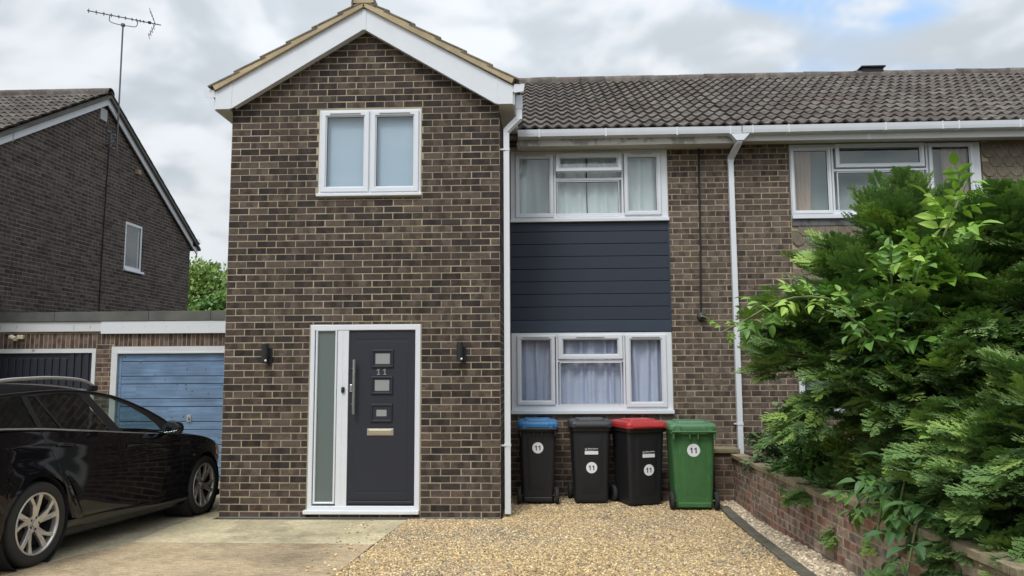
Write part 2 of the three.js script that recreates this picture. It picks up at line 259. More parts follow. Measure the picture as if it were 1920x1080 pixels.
// o: {O,U,N,u0,u1,v0,rows,course,holes:[[u0,u1,v0,v1]],clip:[[a,b,c]],set,seed,shift,soldier}
function layBricks(o) {
  const r = rng(o.seed || 1), list = [], L = 0.225, H = o.course || 0.075, J = 0.010, U = V3(...o.U).normalize(), N = V3(...o.N).normalize(), V = V3(0, 1, 0), O = V3(...o.O);
  const holes = o.holes || [], hp = o.clip || [];
  for (let k = 0; k < o.rows; k++) {
    const vA = o.v0 + k * H + J / 2, vB = o.v0 + (k + 1) * H - J / 2, sh = (k % 2 ? 0.1125 : 0) + (o.shift || 0) + (r() - 0.5) * 0.012;
    const lo = o.u0 + J * 0.3, hi = o.u1 - J * 0.3;
    for (let u = o.u0 - L + (((sh % L) + L) % L); u < o.u1; u += L) {
      const jit = (r() - 0.5) * 0.004; let pieces = [[Math.max(lo, u + J / 2 + jit), Math.min(hi, u + L - J / 2 + jit * 0.5), vA + (r() - 0.5) * 0.002, vB + (r() - 0.5) * 0.002]];
      for (const h of holes) { const nx = []; for (const p of pieces) { if (p[1] <= h[0] || p[0] >= h[1] || p[3] <= h[2] || p[2] >= h[3]) { nx.push(p); continue; } if (p[0] < h[0]) nx.push([p[0], h[0], p[2], p[3]]); if (p[1] > h[1]) nx.push([h[1], p[1], p[2], p[3]]); const a = Math.max(p[0], h[0]), b = Math.min(p[1], h[1]); if (p[2] < h[2] - 0.012) nx.push([a, b, p[2], h[2]]); if (p[3] > h[3] + 0.012) nx.push([a, b, h[3], p[3]]); } pieces = nx; }
      const cell = Math.floor(r() * CX * CY), tr = r(), big = fbm(u * 0.75 + (o.seed || 1) * 7, vA * 1.1, 3), nP = o.set.pal.length;
      let ti = Math.floor(clamp(0.60 * tr + 1.15 * (big - 0.5) + 0.20, 0, 0.999) * nP); if (r() < 0.35) ti = Math.floor(r() * nP);
      const proud = (r() - 0.4) * 0.003;
      for (const p of pieces) {
        if (p[1] - p[0] < 0.018 || p[3] - p[2] < 0.015) continue;
        let poly = rectPts(p[0], p[1], p[2], p[3]); if (hp.length) poly = clipPoly(poly, hp); if (poly.length < 3) continue;
        const ux = p[0], vy = p[2], loc = poly.map((q) => [q[0] - ux, q[1] - vy]);
        const ctr = O.clone().addScaledVector(U, (p[0] + p[1]) / 2).addScaledVector(V, (p[2] + p[3]) / 2);
        list.push({ loc, ux, vy, cell, ti, proud, full: poly.length === 4 && Math.abs(p[1] - p[0] - (L - J)) < 0.006 && Math.abs(p[3] - p[2] - (H - J)) < 0.006 && !hp.some(([a, b, c]) => poly.some((q) => a * q[0] + b * q[1] > c - 1e-6)), ctr, O, U, N, V, H: H - J });
      }
    }
  }
  return list;
}
function inView(p) { const q = p.clone().project(camera); return Math.abs(q.x) < 1 && Math.abs(q.y) < 1 && q.z < 1; }
function placePieces(list, set, wall, root, limit, name = 'brick') {
  for (const b of list) { const q = b.ctr.clone().project(camera); b.px = (q.x + 1) * 960; b.py = (1 - q.y) * 540; b.key = (Math.abs(q.x) < 1.01 && Math.abs(q.y) < 1.01 && !(b.hidden)) ? camP.distanceTo(b.ctr) * (b.w ?? 1) : 1e6 + camP.distanceTo(b.ctr); }
  list.sort((a, b) => a.key - b.key);
  const off = rootOff(root) || V3(0, 0, 0), rest = [];
  list.forEach((b, i) => {
    const m4 = new THREE.Matrix4().makeBasis(b.U, b.V, b.N); const pos = b.O.clone().addScaledVector(b.U, b.ux).addScaledVector(b.V, b.vy).addScaledVector(b.N, b.proud).sub(off); m4.setPosition(pos);
    let g; if (b.full) { const key = b.cell + '|' + b.H.toFixed(3); g = fullCache.get(key); if (!g) { g = prism(rectPts(0, 0.215, 0, b.H), 0.03, 0.003, b.cell, 0.215, b.H); fullCache.set(key, g); } }
    else g = prism(b.loc, 0.03, 0.003, b.cell, b.vert ? b.W : 0.215, b.vert ? b.HH : b.H, b.vert);
    if (i < limit && b.key < 1e6) { const m = new THREE.Mesh(g, set.mats[b.ti]); m.name = name; m.applyMatrix4(m4); m.castShadow = m.receiveShadow = true; wall.add(m); }
    else { g = g.clone().applyMatrix4(m4); const c = set.pal[b.ti], n = g.attributes.position.count, a = new Float32Array(n * 3); for (let k = 0; k < n; k++) { a[k * 3] = c.r; a[k * 3 + 1] = c.g; a[k * 3 + 2] = c.b; } g.setAttribute('color', new THREE.BufferAttribute(a, 3)); rest.push(g); }
  });
  if (rest.length) { const m = new THREE.Mesh(mergeGeometries(rest, false), set.merged); m.name = name === 'brick' ? 'brickwork' : name + '_courses'; m.userData.kind = 'stuff'; m.castShadow = m.receiveShadow = true; wall.add(m); }
}
// a wall core (mortar) standing 5 mm behind the brick faces; frame (O, U, N) as above
function coreWall(name, o, poly, holes, thick, set, parent) {
  const g = slab(poly, holes, -0.0035 - thick, -0.0035), m4 = new THREE.Matrix4().makeBasis(V3(...o.U), V3(0, 1, 0), V3(...o.N)).setPosition(...o.O); g.applyMatrix4(m4);
  return obj(name, g, set.mortar, parent);
}

/* ------------------------------------------------------------------ windows (built facing +z, then placed with a matrix) */
function makeWindow(parent, o) {
  const w = part('window', parent), T = o.m4, Z = o.z ?? 0, put = (n, gs, m, p = w) => { let g = merged(gs); if (T) g.applyMatrix4(T); return obj(n, g, m, p); };
  const fw = o.fw || 0.05;
  put('frame', [ring(o.x0, o.x1, o.y0, o.y1, fw, Z - 0.06, Z + 0.012), ...(o.bars || []).map((b) => bx(b[0], b[1], b[2], b[3], Z - 0.055, Z + 0.010, 0.003))], o.frameMat || M.upvc);
  for (const l of o.lights) {
    let zz = Z + 0.006, gl = [l.x0, l.x1, l.y0, l.y1];
    if (l.sash) { const s = l.sash === true ? 0.058 : l.sash; const rg = [ring(l.x0 - s, l.x1 + s, l.y0 - s, l.y1 + s, s - 0.012, Z - 0.02, Z + 0.034, 0.006), ring(l.x0 - 0.013, l.x1 + 0.013, l.y0 - 0.013, l.y1 + 0.013, 0.013, Z - 0.018, Z + 0.022, 0.005)]; put('sash', rg, o.frameMat || M.upvc); zz = Z + 0.008; }
    else { put('glazing_bead', ring(l.x0 - 0.012, l.x1 + 0.012, l.y0 - 0.012, l.y1 + 0.012, 0.012, Z - 0.02, Z + 0.016, 0.004), o.frameMat || M.upvc); }
    put('gasket', ring(l.x0 - 0.002, l.x1 + 0.002, l.y0 - 0.002, l.y1 + 0.002, 0.005, zz - 0.014, zz + 0.0, 0.001), M.matt);
    put('pane', bx(gl[0], gl[1], gl[2], gl[3], zz - 0.010, zz - 0.006), l.mat || M.glass);
    if (l.vent) { const c = (l.x0 + l.x1) / 2, h = l.vent / 2, y = l.y1 + 0.03; put('trickle_vent', [bx(c - h, c + h, y + 0.002, y + 0.012, Z + 0.03, Z + 0.044, 0.003)], M.ventGrey); }
  }
  if (o.sill) put('sill', [bx(o.x0 - o.sill[0], o.x1 + o.sill[0], o.y0 - o.sill[1], o.y0 + 0.0, Z - 0.06, Z + o.sill[2], 0.006)], o.frameMat || M.upvc);
  return w;
}
function curtain(x0, x1, y0, y1, z, pleat, amp, seed) { const r = rng(seed), ph = r() * 9; return gridGeo(Math.ceil((x1 - x0) / 0.008), 6, (a, b) => { const x = mix(x0, x1, a); const n = fbm(x * pleat + ph, b * 0.5, 2); return [x + 0.01 * Math.sin(b * 3 + x * 20), mix(y0, y1, b), z + amp * Math.sin(x * pleat * 6.28 + 5 * n + ph) + 0.4 * amp * (n - 0.5), x, b]; }); }

/* ------------------------------------------------------------------ ground */
const SL = 0.035;
const gDrive = (z) => SL * z;                                     // the drive falls towards the garages
const gGravel = (z) => z > 0 ? SL * z : -0.028 * z;
function sheet(poly, yf, thick, dy = 0, step = 0.5) {             // horizontal slab following the ground, polygon in (x, z)
  const s = new THREE.Shape(poly.map((p) => new THREE.Vector2(p[0], -p[1])));
  let g = new THREE.ExtrudeGeometry(s, { depth: thick, bevelEnabled: true, bevelSize: 0.004, bevelOffset: -0.004, bevelThickness: 0.004, bevelSegments: 1 }); g = g.index ? g.toNonIndexed() : g; g.rotateX(-Math.PI / 2); g.translate(0, -thick - 0.004, 0);
  const p = g.attributes.position; for (let i = 0; i < p.count; i++) p.setY(i, p.getY(i) + yf(p.getZ(i)) + dy); g.computeVertexNormals(); return uvm(g);
}
{
  const zs = [-900, -60, -12, -4, 0, 8.6, 40, 900], ys = [-0.2, -0.2, -0.2, -0.17, -0.035, 0.26, 0.26, 0.26], pos = [], idx = [];
  zs.forEach((z, i) => { pos.push(-900, ys[i], z, 900, ys[i], z); if (i) { const a = (i - 1) * 2; idx.push(a, a + 2, a + 1, a + 1, a + 2, a + 3); } });
  let g = new THREE.BufferGeometry(); g.setAttribute('position', new THREE.Float32BufferAttribute(pos, 3)); g.setIndex(idx); g.computeVertexNormals(); struct('ground', uvm(g.toNonIndexed()), M.asphalt);
}
struct('concrete_apron', sheet([[-0.235, 1.358], [2.055, 1.400], [2.118, 0.055], [-0.06, 0.055], [-0.06, -0.6], [-0.30, -0.6], [-0.30, 0.6]], gDrive, 0.1, 0.0), M.concSmooth);
struct('concrete_drive', sheet([[-0.228, 1.370], [2.053, 1.412], [1.94, 5.6], [-1.34, 5.6]], gDrive, 0.1, 0.0), M.concRough);
struct('concrete_drive', sheet([[-0.308, 0.6], [-0.308, -3.8], [-4.2, -3.8], [-4.2, 5.6], [-1.352, 5.6], [-0.245, 1.362]], gDrive, 0.1, -0.003), M.concGrey);
struct('gravel_bed', [sheet([[2.125, 0.03], [1.95, 5.6], [6.05, 5.6], [6.0, 0.03]], gGravel, 0.08, -0.012), sheet([[3.16, 0.03], [6.0, 0.03], [5.96, -1.28], [3.16, -1.28]], (z) => gGravel(Math.min(z, 0)), 0.08, -0.012)], M.gravelBed);

/* ------------------------------------------------------------------ roof tiles and gutters */
const TW = 0.30, TG = 0.33;
function tileGeo(seed) {
  const r = rng(seed), n = 13, pos = [], uv = [], ou = r() * 2, ov = r() * 2, put = (x, y, z) => { pos.push(x, y, z); uv.push(x + ou, y + ov + z * 2); };
  const h = (x) => { const c = Math.cos(x / 0.15 * 2 * Math.PI); return 0.017 * (1 + c) * (0.55 + 0.25 * (1 + c)); };
  for (let i = 0; i < n - 1; i++) { const a = i / (n - 1) * TW, b = (i + 1) / (n - 1) * TW, f = 0.038, t = 0.004, L = 0.39;
    const A = [a, 0, f + h(a)], B = [b, 0, f + h(b)], C = [b, L, t + h(b)], D = [a, L, t + h(a)], A2 = [a, 0.004, f + h(a) - 0.027], B2 = [b, 0.004, f + h(b) - 0.027];
    put(...A); put(...B); put(...C); put(...A); put(...C); put(...D); put(...A2); put(...B2); put(...B); put(...A2); put(...B); put(...A); }
  let g = new THREE.BufferGeometry(); g.setAttribute('position', new THREE.Float32BufferAttribute(pos, 3)); g.setAttribute('uv', new THREE.Float32BufferAttribute(uv, 2)); g.computeVertexNormals(); return g;
}
const tileVar = [1, 2, 3, 4, 5, 6].map(tileGeo);
function layTiles(parent, O, U, S, cols, rows, limit, seed, skip) {
  const u = V3(...U), s = V3(...S).normalize(), n = u.clone().cross(s).normalize(), r = rng(seed), list = [], off = rootOff(parent) || V3(0, 0, 0);
  for (let j = 0; j < rows; j++) for (let i = 0; i < cols; i++) {
    const p = V3(...O).addScaledVector(u, i * TW + (r() - 0.5) * 0.004).addScaledVector(s, j * TG + (r() - 0.5) * 0.008), c = p.clone().addScaledVector(u, 0.15).addScaledVector(s, 0.15);
    const v = Math.floor(r() * 6), t = Math.floor(clamp(0.5 * r() + 0.9 * (fbm(i * 0.25 + seed, j * 0.4, 2) - 0.25), 0, 0.999) * tileCols.length); if (skip && skip(c)) continue;
    const q = c.clone().project(camera); list.push({ p, v, t, tilt: (r() - 0.5) * 0.02, key: inView(c) && !(q.x < 0.02 && c.x > -1) ? camP.distanceTo(c) : 1e6 });
  }
  list.sort((a, b) => a.key - b.key); const rest = [];
  list.forEach((b, i) => {
    const m4 = new THREE.Matrix4().makeBasis(u, s, n).multiply(new THREE.Matrix4().makeRotationZ(b.tilt)).setPosition(b.p.clone().sub(off));
    if (i < limit && b.key < 1e6) { const m = new THREE.Mesh(tileVar[b.v], M.tiles[b.t]); m.name = 'roof_tile'; m.applyMatrix4(m4); m.castShadow = m.receiveShadow = true; parent.add(m); }
    else { const g = tileVar[b.v].clone().applyMatrix4(m4), c = tileCols[b.t], k = g.attributes.position.count, a = new Float32Array(k * 3); for (let q = 0; q < k; q++) { a[q * 3] = c[0]; a[q * 3 + 1] = c[1]; a[q * 3 + 2] = c[2]; } g.setAttribute('color', new THREE.BufferAttribute(a, 3)); rest.push(g); }
  });
  if (rest.length) { const m = new THREE.Mesh(mergeGeometries(rest, false), M.tileMerged); m.name = 'roof_tile_courses'; m.userData.kind = 'stuff'; m.castShadow = m.receiveShadow = true; parent.add(m); }
}
const GP = [[0, 0], [0.012, 0.012], [0.098, 0.012], [0.106, 0.05], [0.112, 0.098], [0.102, 0.098], [0.098, 0.055], [0.091, 0.020], [0.020, 0.020], [0.008, 0.095], [0, 0.095]];
const gutter = (A, B, flip = 1, k = 1) => sweep(GP.map((p) => [p[0] * flip * k, p[1] * k]), A, B);
const roundProfile = (r, n = 10) => [...Array.from({ length: n + 1 }, (_, i) => { const a = Math.PI * i / n; return [r * Math.cos(a), r * 0.92 * Math.sin(a)]; }), [-r, -0.05], [-r + 0.015, -0.05], ...Array.from({ length: n + 1 }, (_, i) => { const a = Math.PI * (1 - i / n); return [(r - 0.016) * Math.cos(a), (r - 0.016) * 0.92 * Math.sin(a)]; }), [r - 0.015, -0.05], [r, -0.05]];

/* ------------------------------------------------------------------ the brick house with its gabled front extension */
const house = thing('brick_house', 'dark brick house with white gabled front extension, charcoal door and blue boarding', 'house', [1.57, 0, 0]);
const bricksA = { list: [] };
{
  const H = house, ZM = -1.3;
  // walls
  const fr = { O: [0, 0, 0], U: [1, 0, 0], N: [0, 0, 1] };
  const gablePoly = [[0, -0.3], [3.14, -0.3], [3.14, 4.80], [1.57, 5.70], [0, 4.80]];
  const winE = [1.040, 2.230, 3.640, 4.660], doorE = [0.985, 2.245, 0.085, 2.145];
  const wallF = coreWall('extension_front_wall', fr, gablePoly, [winE, doorE].map((h) => rectPts(...h)), 0.1, BR_EXT, H);
  const gclip = [[-0.573, 1, 4.80], [0.573, 1, 4.80 + 0.573 * 3.14]];
  const l1 = layBricks({ ...fr, u0: 0, u1: 3.14, v0: 0, rows: 74, course: 0.078, holes: [[winE[0] - 0.01, winE[1] + 0.01, winE[2] - 0.03, winE[3] + 0.005], [doorE[0] - 0.01, doorE[1] + 0.01, 0.055, doorE[3] + 0.008]], clip: gclip, set: BR_EXT, seed: 3 });
  { const r = rng(19); for (const b of l1) if (b.ctr.y < 0.36 && r() < 0.75) b.ti = [0, 2, 4, 7, 8][Math.floor(r() * 5)]; }   // splash-dusted lowest courses
  placePieces(l1, BR_EXT, wallF, H, 300);
  const sr = { O: [3.14, 0, 0], U: [0, 0, -1], N: [1, 0, 0] };
  const wallR = coreWall('extension_side_wall', sr, rectPts(0.105, 1.3, -0.3, 4.85), [], 0.1, BR_EXT, H);
  placePieces(layBricks({ ...sr, u0: 0.0, u1: 1.3, v0: 0, rows: 62, course: 0.078, set: BR_EXT, seed: 4, shift: 0.06 }), BR_EXT, wallR, H, 0);
  const sl = { O: [0, 0, -8.2], U: [0, 0, 1], N: [-1, 0, 0] };
  const wallL = coreWall('flank_wall', sl, [[0, -0.4], [8.095, -0.4], [8.095, 4.80], [6.9, 4.8], [3.45, 6.5], [0, 4.7]], [], 0.1, BR_EXT, H);
  placePieces(layBricks({ ...sl, u0: 0, u1: 8.2, v0: -0.156, rows: 84, course: 0.078, holes: [[0, 4.4, -1, 2.3]], clip: [[0.4928, 1, 8.20], [-0.5217, 1, 4.70], ], set: BR_EXT, seed: 5 }).filter((b) => b.ctr.y < 4.78 || b.ctr.z < -1.4), BR_EXT, wallL, H, 0);
  const fm = { O: [0, 0, ZM], U: [1, 0, 0], N: [0, 0, 1] };
  const col = [3.21, 5.275, 1.065, 4.60];
  const wallM = coreWall('main_front_wall', fm, rectPts(3.045, 6.0975, -0.3, 4.62), [rectPts(...col)], 0.1, BR_MAIN, H);
  const l2 = layBricks({ ...fm, u0: 3.14, u1: 6.0975, v0: -0.15, rows: 63, holes: [[col[0] - 0.1, col[1] + 0.004, col[2] - 0.006, 5]], set: BR_MAIN, seed: 6, shift: 0.045 });
  for (const b of l2) { const q = b.ctr.clone().project(camera), px = (q.x + 1) * 960, py = (1 - q.y) * 540; b.hidden = (py > 800 && px < 1345 && px > 960) || px < 962 || py > 905; }
  placePieces(l2, BR_MAIN, wallM, H, 300);
  // inner linings so that rooms are closed
  obj('room_lining', [bx(0.35, 2.9, 0.0, 0.03, -1.2, -0.12), bx(0.35, 2.9, 2.25, 2.3, -1.2, -0.12), bx(0.35, 2.9, 0, 2.3, -1.25, -1.2), bx(0.3, 0.35, 0, 2.3, -1.25, -0.12), bx(2.9, 2.95, 0, 2.3, -1.25, -0.12), bx(0.35, 2.9, 3.2, 3.25, -1.2, -0.12), bx(0.35, 2.9, 4.78, 4.82, -1.2, -0.12), bx(0.35, 2.9, 3.2, 4.8, -1.25, -1.2), bx(0.3, 0.35, 3.2, 4.8, -1.25, -0.12), bx(2.9, 2.95, 3.2, 4.8, -1.25, -0.12)], M.room, H);
  for (const [a, b] of [[0.35, 2.38], [2.66, 4.75]]) obj('room_lining', [bx(3.0, 6.0, a - 0.05, a, -4.4, -1.42), bx(3.0, 6.0, b, b + 0.05, -4.4, -1.42), bx(3.0, 6.0, a, b, -4.45, -4.4), bx(2.95, 3.0, a, b, -4.45, -1.42), bx(6.0, 6.05, a, b, -4.45, -1.42)], M.room, H);
  obj('back_wall', [bx(0, 6.0, -0.3, 4.7, -8.3, -8.2)], BR_MAIN.mortar, H);
  // extension window
  const w1 = makeWindow(H, { x0: 1.040, x1: 2.230, y0: 3.660, y1: 4.660, z: -0.012, fw: 0.045, bars: [[1.618, 1.652, 3.70, 4.62]], lights: [{ x0: 1.130, x1: 1.560, y0: 3.745, y1: 4.572, sash: 0.066, vent: 0.36 }, { x0: 1.712, x1: 2.140, y0: 3.742, y1: 4.570, sash: 0.066, vent: 0.36 }], sill: [0.018, 0.034, 0.055] });
  obj('blind', [bx(1.08, 1.605, 3.68, 4.64, -0.072, -0.068), bx(1.665, 2.19, 3.68, 4.64, -0.072, -0.068)], M.blind, w1);
  // door set
  const D = part('front_door', H), Z = -0.01;
  obj('door_frame', [ring(0.990, 2.245, 0.095, 2.145, [0.05, 0.06, 0.045, 0.062], Z - 0.06, Z + 0.02, 0.006), bx(1.302, 1.428, 0.13, 2.09, Z - 0.055, Z + 0.014, 0.005), bx(1.356, 1.362, 0.14, 2.08, Z + 0.012, Z + 0.0165)], M.upvc, D);
  obj('door_sill', [bx(0.960, 2.245, 0.058, 0.100, Z - 0.06, Z + 0.075, 0.008)], M.upvc, D);
  obj('sidelight_bead', [ring(1.052, 1.296, 0.160, 2.098, 0.022, Z - 0.02, Z + 0.02, 0.007)], M.upvc, D);
  obj('sidelight_pane', [bx(1.070, 1.280, 0.178, 2.080, Z - 0.012, Z - 0.006)], M.glassFrost, D);
  obj('door_leaf', [bx(1.432, 2.180, 0.140, 2.082, Z - 0.05, Z - 0.004, 0.004), bx(1.50, 2.10, 0.30, 1.955, Z - 0.02, Z - 0.0015, 0.0025), bx(1.50, 2.10, 1.985, 2.06, Z - 0.02, Z - 0.0015, 0.0025), bx(1.50, 2.10, 0.20, 0.282, Z - 0.02, Z - 0.0015, 0.0025)], M.door, D);
  obj('weather_bar', [bx(1.440, 2.172, 0.165, 0.192, Z - 0.01, Z + 0.018, 0.008)], M.door, D);
  for (const [x0, x1, y0, y1, m] of [[1.688, 1.938, 1.660, 1.864, 0.040], [1.686, 1.932, 1.362, 1.565, 0.038], [1.684, 1.930, 1.055, 1.258, 0.062]]) {
    const gw = part('door_window', D);
    obj('window_frame', [ring(x0, x1, y0, y1, 0.026, Z - 0.02, Z + 0.016, 0.007), ring(x0 + 0.022, x1 - 0.022, y0 + 0.022, y1 - 0.022, m - 0.018, Z - 0.02, Z + 0.004, 0.004)], M.door, gw);
    obj('pane', [bx(x0 + m, x1 - m, y0 + m, y1 - m, Z - 0.006, Z + 0.0005)], new THREE.MeshPhysicalMaterial({ color: lin(.30, .32, .31), roughness: 0.12, bumpMap: grain, bumpScale: 0.001 }), gw);
  }
  obj('letter_plate', [bx(1.648, 1.946, 0.908, 0.982, Z - 0.01, Z + 0.008, 0.004), bx(1.668, 1.926, 0.920, 0.970, Z + 0.004, Z + 0.013, 0.004)], M.brushed, D);
  const hd = obj('pull_handle', [rod([1.506, 1.148, Z + 0.062], [1.506, 1.752, Z + 0.062], 0.016, 18)], M.steel, D);
  obj('handle_bracket', [rod([1.460, 1.652, Z - 0.004], [1.506, 1.652, Z + 0.062], 0.009, 12), rod([1.460, 1.252, Z - 0.004], [1.506, 1.252, Z + 0.062], 0.009, 12)], M.steel, hd);
  obj('lock_plate', [bx(1.443, 1.475, 1.390, 1.476, Z - 0.006, Z + 0.012, 0.010), ...[1.455].map((x) => rod([x + 0.004, 1.452, Z + 0.008], [x + 0.004, 1.452, Z + 0.016], 0.009, 14))], M.silver, D);
  obj('doorbell', [bx(1.354, 1.392, 1.382, 1.448, Z + 0.012, Z + 0.040, 0.012), rod([1.373, 1.402, Z + 0.036], [1.373, 1.402, Z + 0.043], 0.010, 16)], M.black, D);
  { const gs = ['1', '1'].map((c, i) => { const t = new TextGeometry(c, { font, size: 0.066, depth: 0.006, curveSegments: 6, bevelEnabled: true, bevelSize: 0.0015, bevelThickness: 0.0015, bevelSegments: 1 }); t.computeBoundingBox(); const b = t.boundingBox; t.translate((i ? 1.838 : 1.768) - (b.min.x + b.max.x) / 2, 1.580, Z + 0.0); return t; }); obj('door_number', gs, M.silver, D); }
  // upper and lower windows of the main front
  const mw = (y0, y1, lights, sash, bars) => makeWindow(H, { x0: 3.215, x1: 5.272, y0, y1, z: ZM - 0.005, fw: [0.072, 0.092, 0.07, 0.055], bars, lights, sill: [0.006, 0.046, 0.06] });
  const wu = mw(3.590, 4.500, [{ x0: 3.336, x1: 3.724, y0: 3.668, y1: 4.396, sash: true, vent: 0.3 }, { x0: 3.834, x1: 4.630, y0: 3.622, y1: 4.078 }, { x0: 4.764, x1: 5.126, y0: 3.684, y1: 4.400, sash: true, vent: 0.26 }], 0, [[3.788, 3.812, 3.63, 4.47], [4.672, 4.696, 3.63, 4.47], [3.812, 4.672, 4.10, 4.132]]);
  { // the small top light stands ajar, hinged at its head
    const hx = new THREE.Matrix4().makeTranslation(0, 4.455, ZM + 0.02).multiply(new THREE.Matrix4().makeRotationX(-0.20)).multiply(new THREE.Matrix4().makeTranslation(0, -4.455, -(ZM + 0.02)));
    const sash = merged([ring(3.812, 4.672, 4.196, 4.462, 0.048, ZM - 0.01, ZM + 0.042, 0.006), ring(3.860, 4.624, 4.244, 4.416, 0.014, ZM - 0.01, ZM + 0.03, 0.005)]).applyMatrix4(hx); obj('sash', sash, M.upvc, wu);
    obj('pane', bx(3.872, 4.612, 4.256, 4.404, ZM + 0.006, ZM + 0.010).applyMatrix4(hx), M.glass, wu);
    obj('window_stay', [rod([3.84, 4.16, ZM - 0.02], [3.90, 4.20, ZM + 0.06], 0.006)], M.steel, wu);
  }
  const wl = mw(1.110, 2.100, [{ x0: 3.346, x1: 3.718, y0: 1.236, y1: 2.004, sash: true, vent: 0.34 }, { x0: 3.884, x1: 4.578, y0: 1.824, y1: 2.004, sash: 0.066, vent: 0.36 }, { x0: 3.846, x1: 4.614, y0: 1.190, y1: 1.708 }, { x0: 4.746, x1: 5.130, y0: 1.216, y1: 2.000, sash: 0.068, vent: 0.36 }], 0, [[3.790, 3.815, 1.15, 2.06], [4.650, 4.672, 1.15, 2.06], [3.812, 4.652, 1.722, 1.748]]);
  obj('curtain', [curtain(3.26, 4.25, 1.05, 2.06, ZM - 0.10, 7, 0.024, 3), curtain(4.22, 5.24, 1.05, 2.06, ZM - 0.10, 7.6, 0.026, 8)], M.lavender, wl);
  obj('curtain', [curtain(3.74, 4.22, 3.5, 4.48, ZM - 0.11, 7, 0.018, 5), curtain(4.24, 5.22, 3.5, 4.48, ZM - 0.11, 6.4, 0.018, 9), curtain(3.27, 3.42, 3.5, 4.48, ZM - 0.11, 9, 0.015, 12), curtain(3.40, 3.76, 3.5, 4.48, ZM - 0.20, 6, 0.012, 14)], M.net, wu);
  // blue boarding between the windows: each board its own piece
  const cl = part('boarding', H), ys = [2.260, 2.432, 2.598, 2.762, 2.926, 3.090, 3.254, 3.418, 3.538];
  obj('backing_board', bx(3.212, 5.272, 2.10, 3.545, ZM - 0.11, ZM - 0.02), M.matt, cl);
  for (let i = 0; i < ys.length - 1; i++) obj('board', [bx(3.214, 5.262, ys[i] + 0.003, ys[i + 1] - 0.003, ZM - 0.02, ZM + 0.010 - 0.001 * (i % 2), 0.004)], M.clad, cl);
  obj('drip_board', [bx(3.212, 5.268, 2.108, 2.257, ZM - 0.02, ZM + 0.016, 0.004)], M.cladLight, cl);
  obj('edge_trim', [bx(5.258, 5.276, 2.104, 3.540, ZM - 0.03, ZM + 0.018, 0.004)], M.cladLight, cl);
  obj('head_panel', [bx(3.20, 5.275, 4.500, 4.56, ZM - 0.03, ZM + 0.012)], M.soffit, H);
  // roofs
  const S = [0, Math.sin(0.5001), -Math.cos(0.5001)], roofM = part('main_roof', H);
  obj('roof_deck', sweep([[0, 0], [4.28 * S[2], 4.28 * S[1]], [4.28 * S[2], 4.28 * S[1] - 0.05], [0, -0.05]].map((p) => [-p[0], p[1]]), [6.0975, 4.665, -0.99], [0.0, 4.665, -0.99]), M.felt, roofM);
  obj('roof_deck', sweep([[0, 0], [4.0, -2.1], [4.0, -2.15], [0, -0.05]], [6.0975, 6.72, -4.72], [0.0, 6.72, -4.72]), M.felt, roofM);
  layTiles(roofM, [6.0975 - 20 * TW, 4.672, -0.945], [1, 0, 0], S, 20, 13, 300, 21, (c) => c.x < 3.2 && c.y < 5.1);
  for (let i = 0; i < 8; i++) { const x1 = 6.0975 - i * 0.44; obj('ridge_tile', sweep(roundProfile(0.125 + 0.004 * (i % 2)), [x1, 6.735 + 0.004 * (i % 3), -4.73], [x1 - 0.437, 6.735, -4.73]), M.tiles[(i * 2) % 5], roofM); }
  obj('ridge_mortar', [sweep([[-0.13, 0], [0.13, 0], [0.1, 0.05], [-0.1, 0.05]], [6.09, 6.70, -4.73], [2.9, 6.70, -4.73])], M.coping, roofM);
  obj('fascia_board', [bx(3.31, 6.10, 4.495, 4.655, -1.058, -1.034)], M.fasciaOld, H);
  obj('soffit_board', [bx(3.31, 6.10, 4.503, 4.515, -1.32, -1.058)], M.soffit, H);
  const gm = obj('gutter', [gutter([3.326, 4.582, -1.032], [6.16, 4.584, -1.032], 1)], M.upvc, H);
  for (const x of [3.60, 4.45, 5.35, 6.02]) obj('gutter_clip', [bx(x - 0.011, x + 0.011, 4.576, 4.684, -1.034, -0.914, 0.006)], M.upvc, gm);
  // extension roof
  const roofE = part('extension_roof', H), ap = [1.57, 5.875];
  const eL = [-0.215, 4.868], eR = [3.355, 4.885];
  const slopeBox = (A, B, t0, t1, z0, z1) => { const dx = B[0] - A[0], dy = B[1] - A[1], l = Math.hypot(dx, dy), n = [-dy / l * Math.sign(dx), Math.abs(dx) / l]; const P = [[A[0] + n[0] * t0, A[1] + n[1] * t0], [B[0] + n[0] * t0, B[1] + n[1] * t0], [B[0] + n[0] * t1, B[1] + n[1] * t1], [A[0] + n[0] * t1, A[1] + n[1] * t1]]; return slab(dx > 0 ? P : P.reverse(), [], z0, z1); };
  obj('roof_deck', [slopeBox(eL, ap, -0.045, -0.012, -3.6, 0.07), slopeBox(eR, ap, -0.045, -0.012, -3.6, 0.07)], M.felt, roofE);
  obj('verge_mortar', [slopeBox([eL[0] + 0.05, eL[1] + 0.028], ap, -0.028, 0.040, 0.06, 0.158), slopeBox([eR[0] - 0.05, eR[1] + 0.028], ap, -0.028, 0.040, 0.06, 0.158)], M.vergeMortar, roofE);
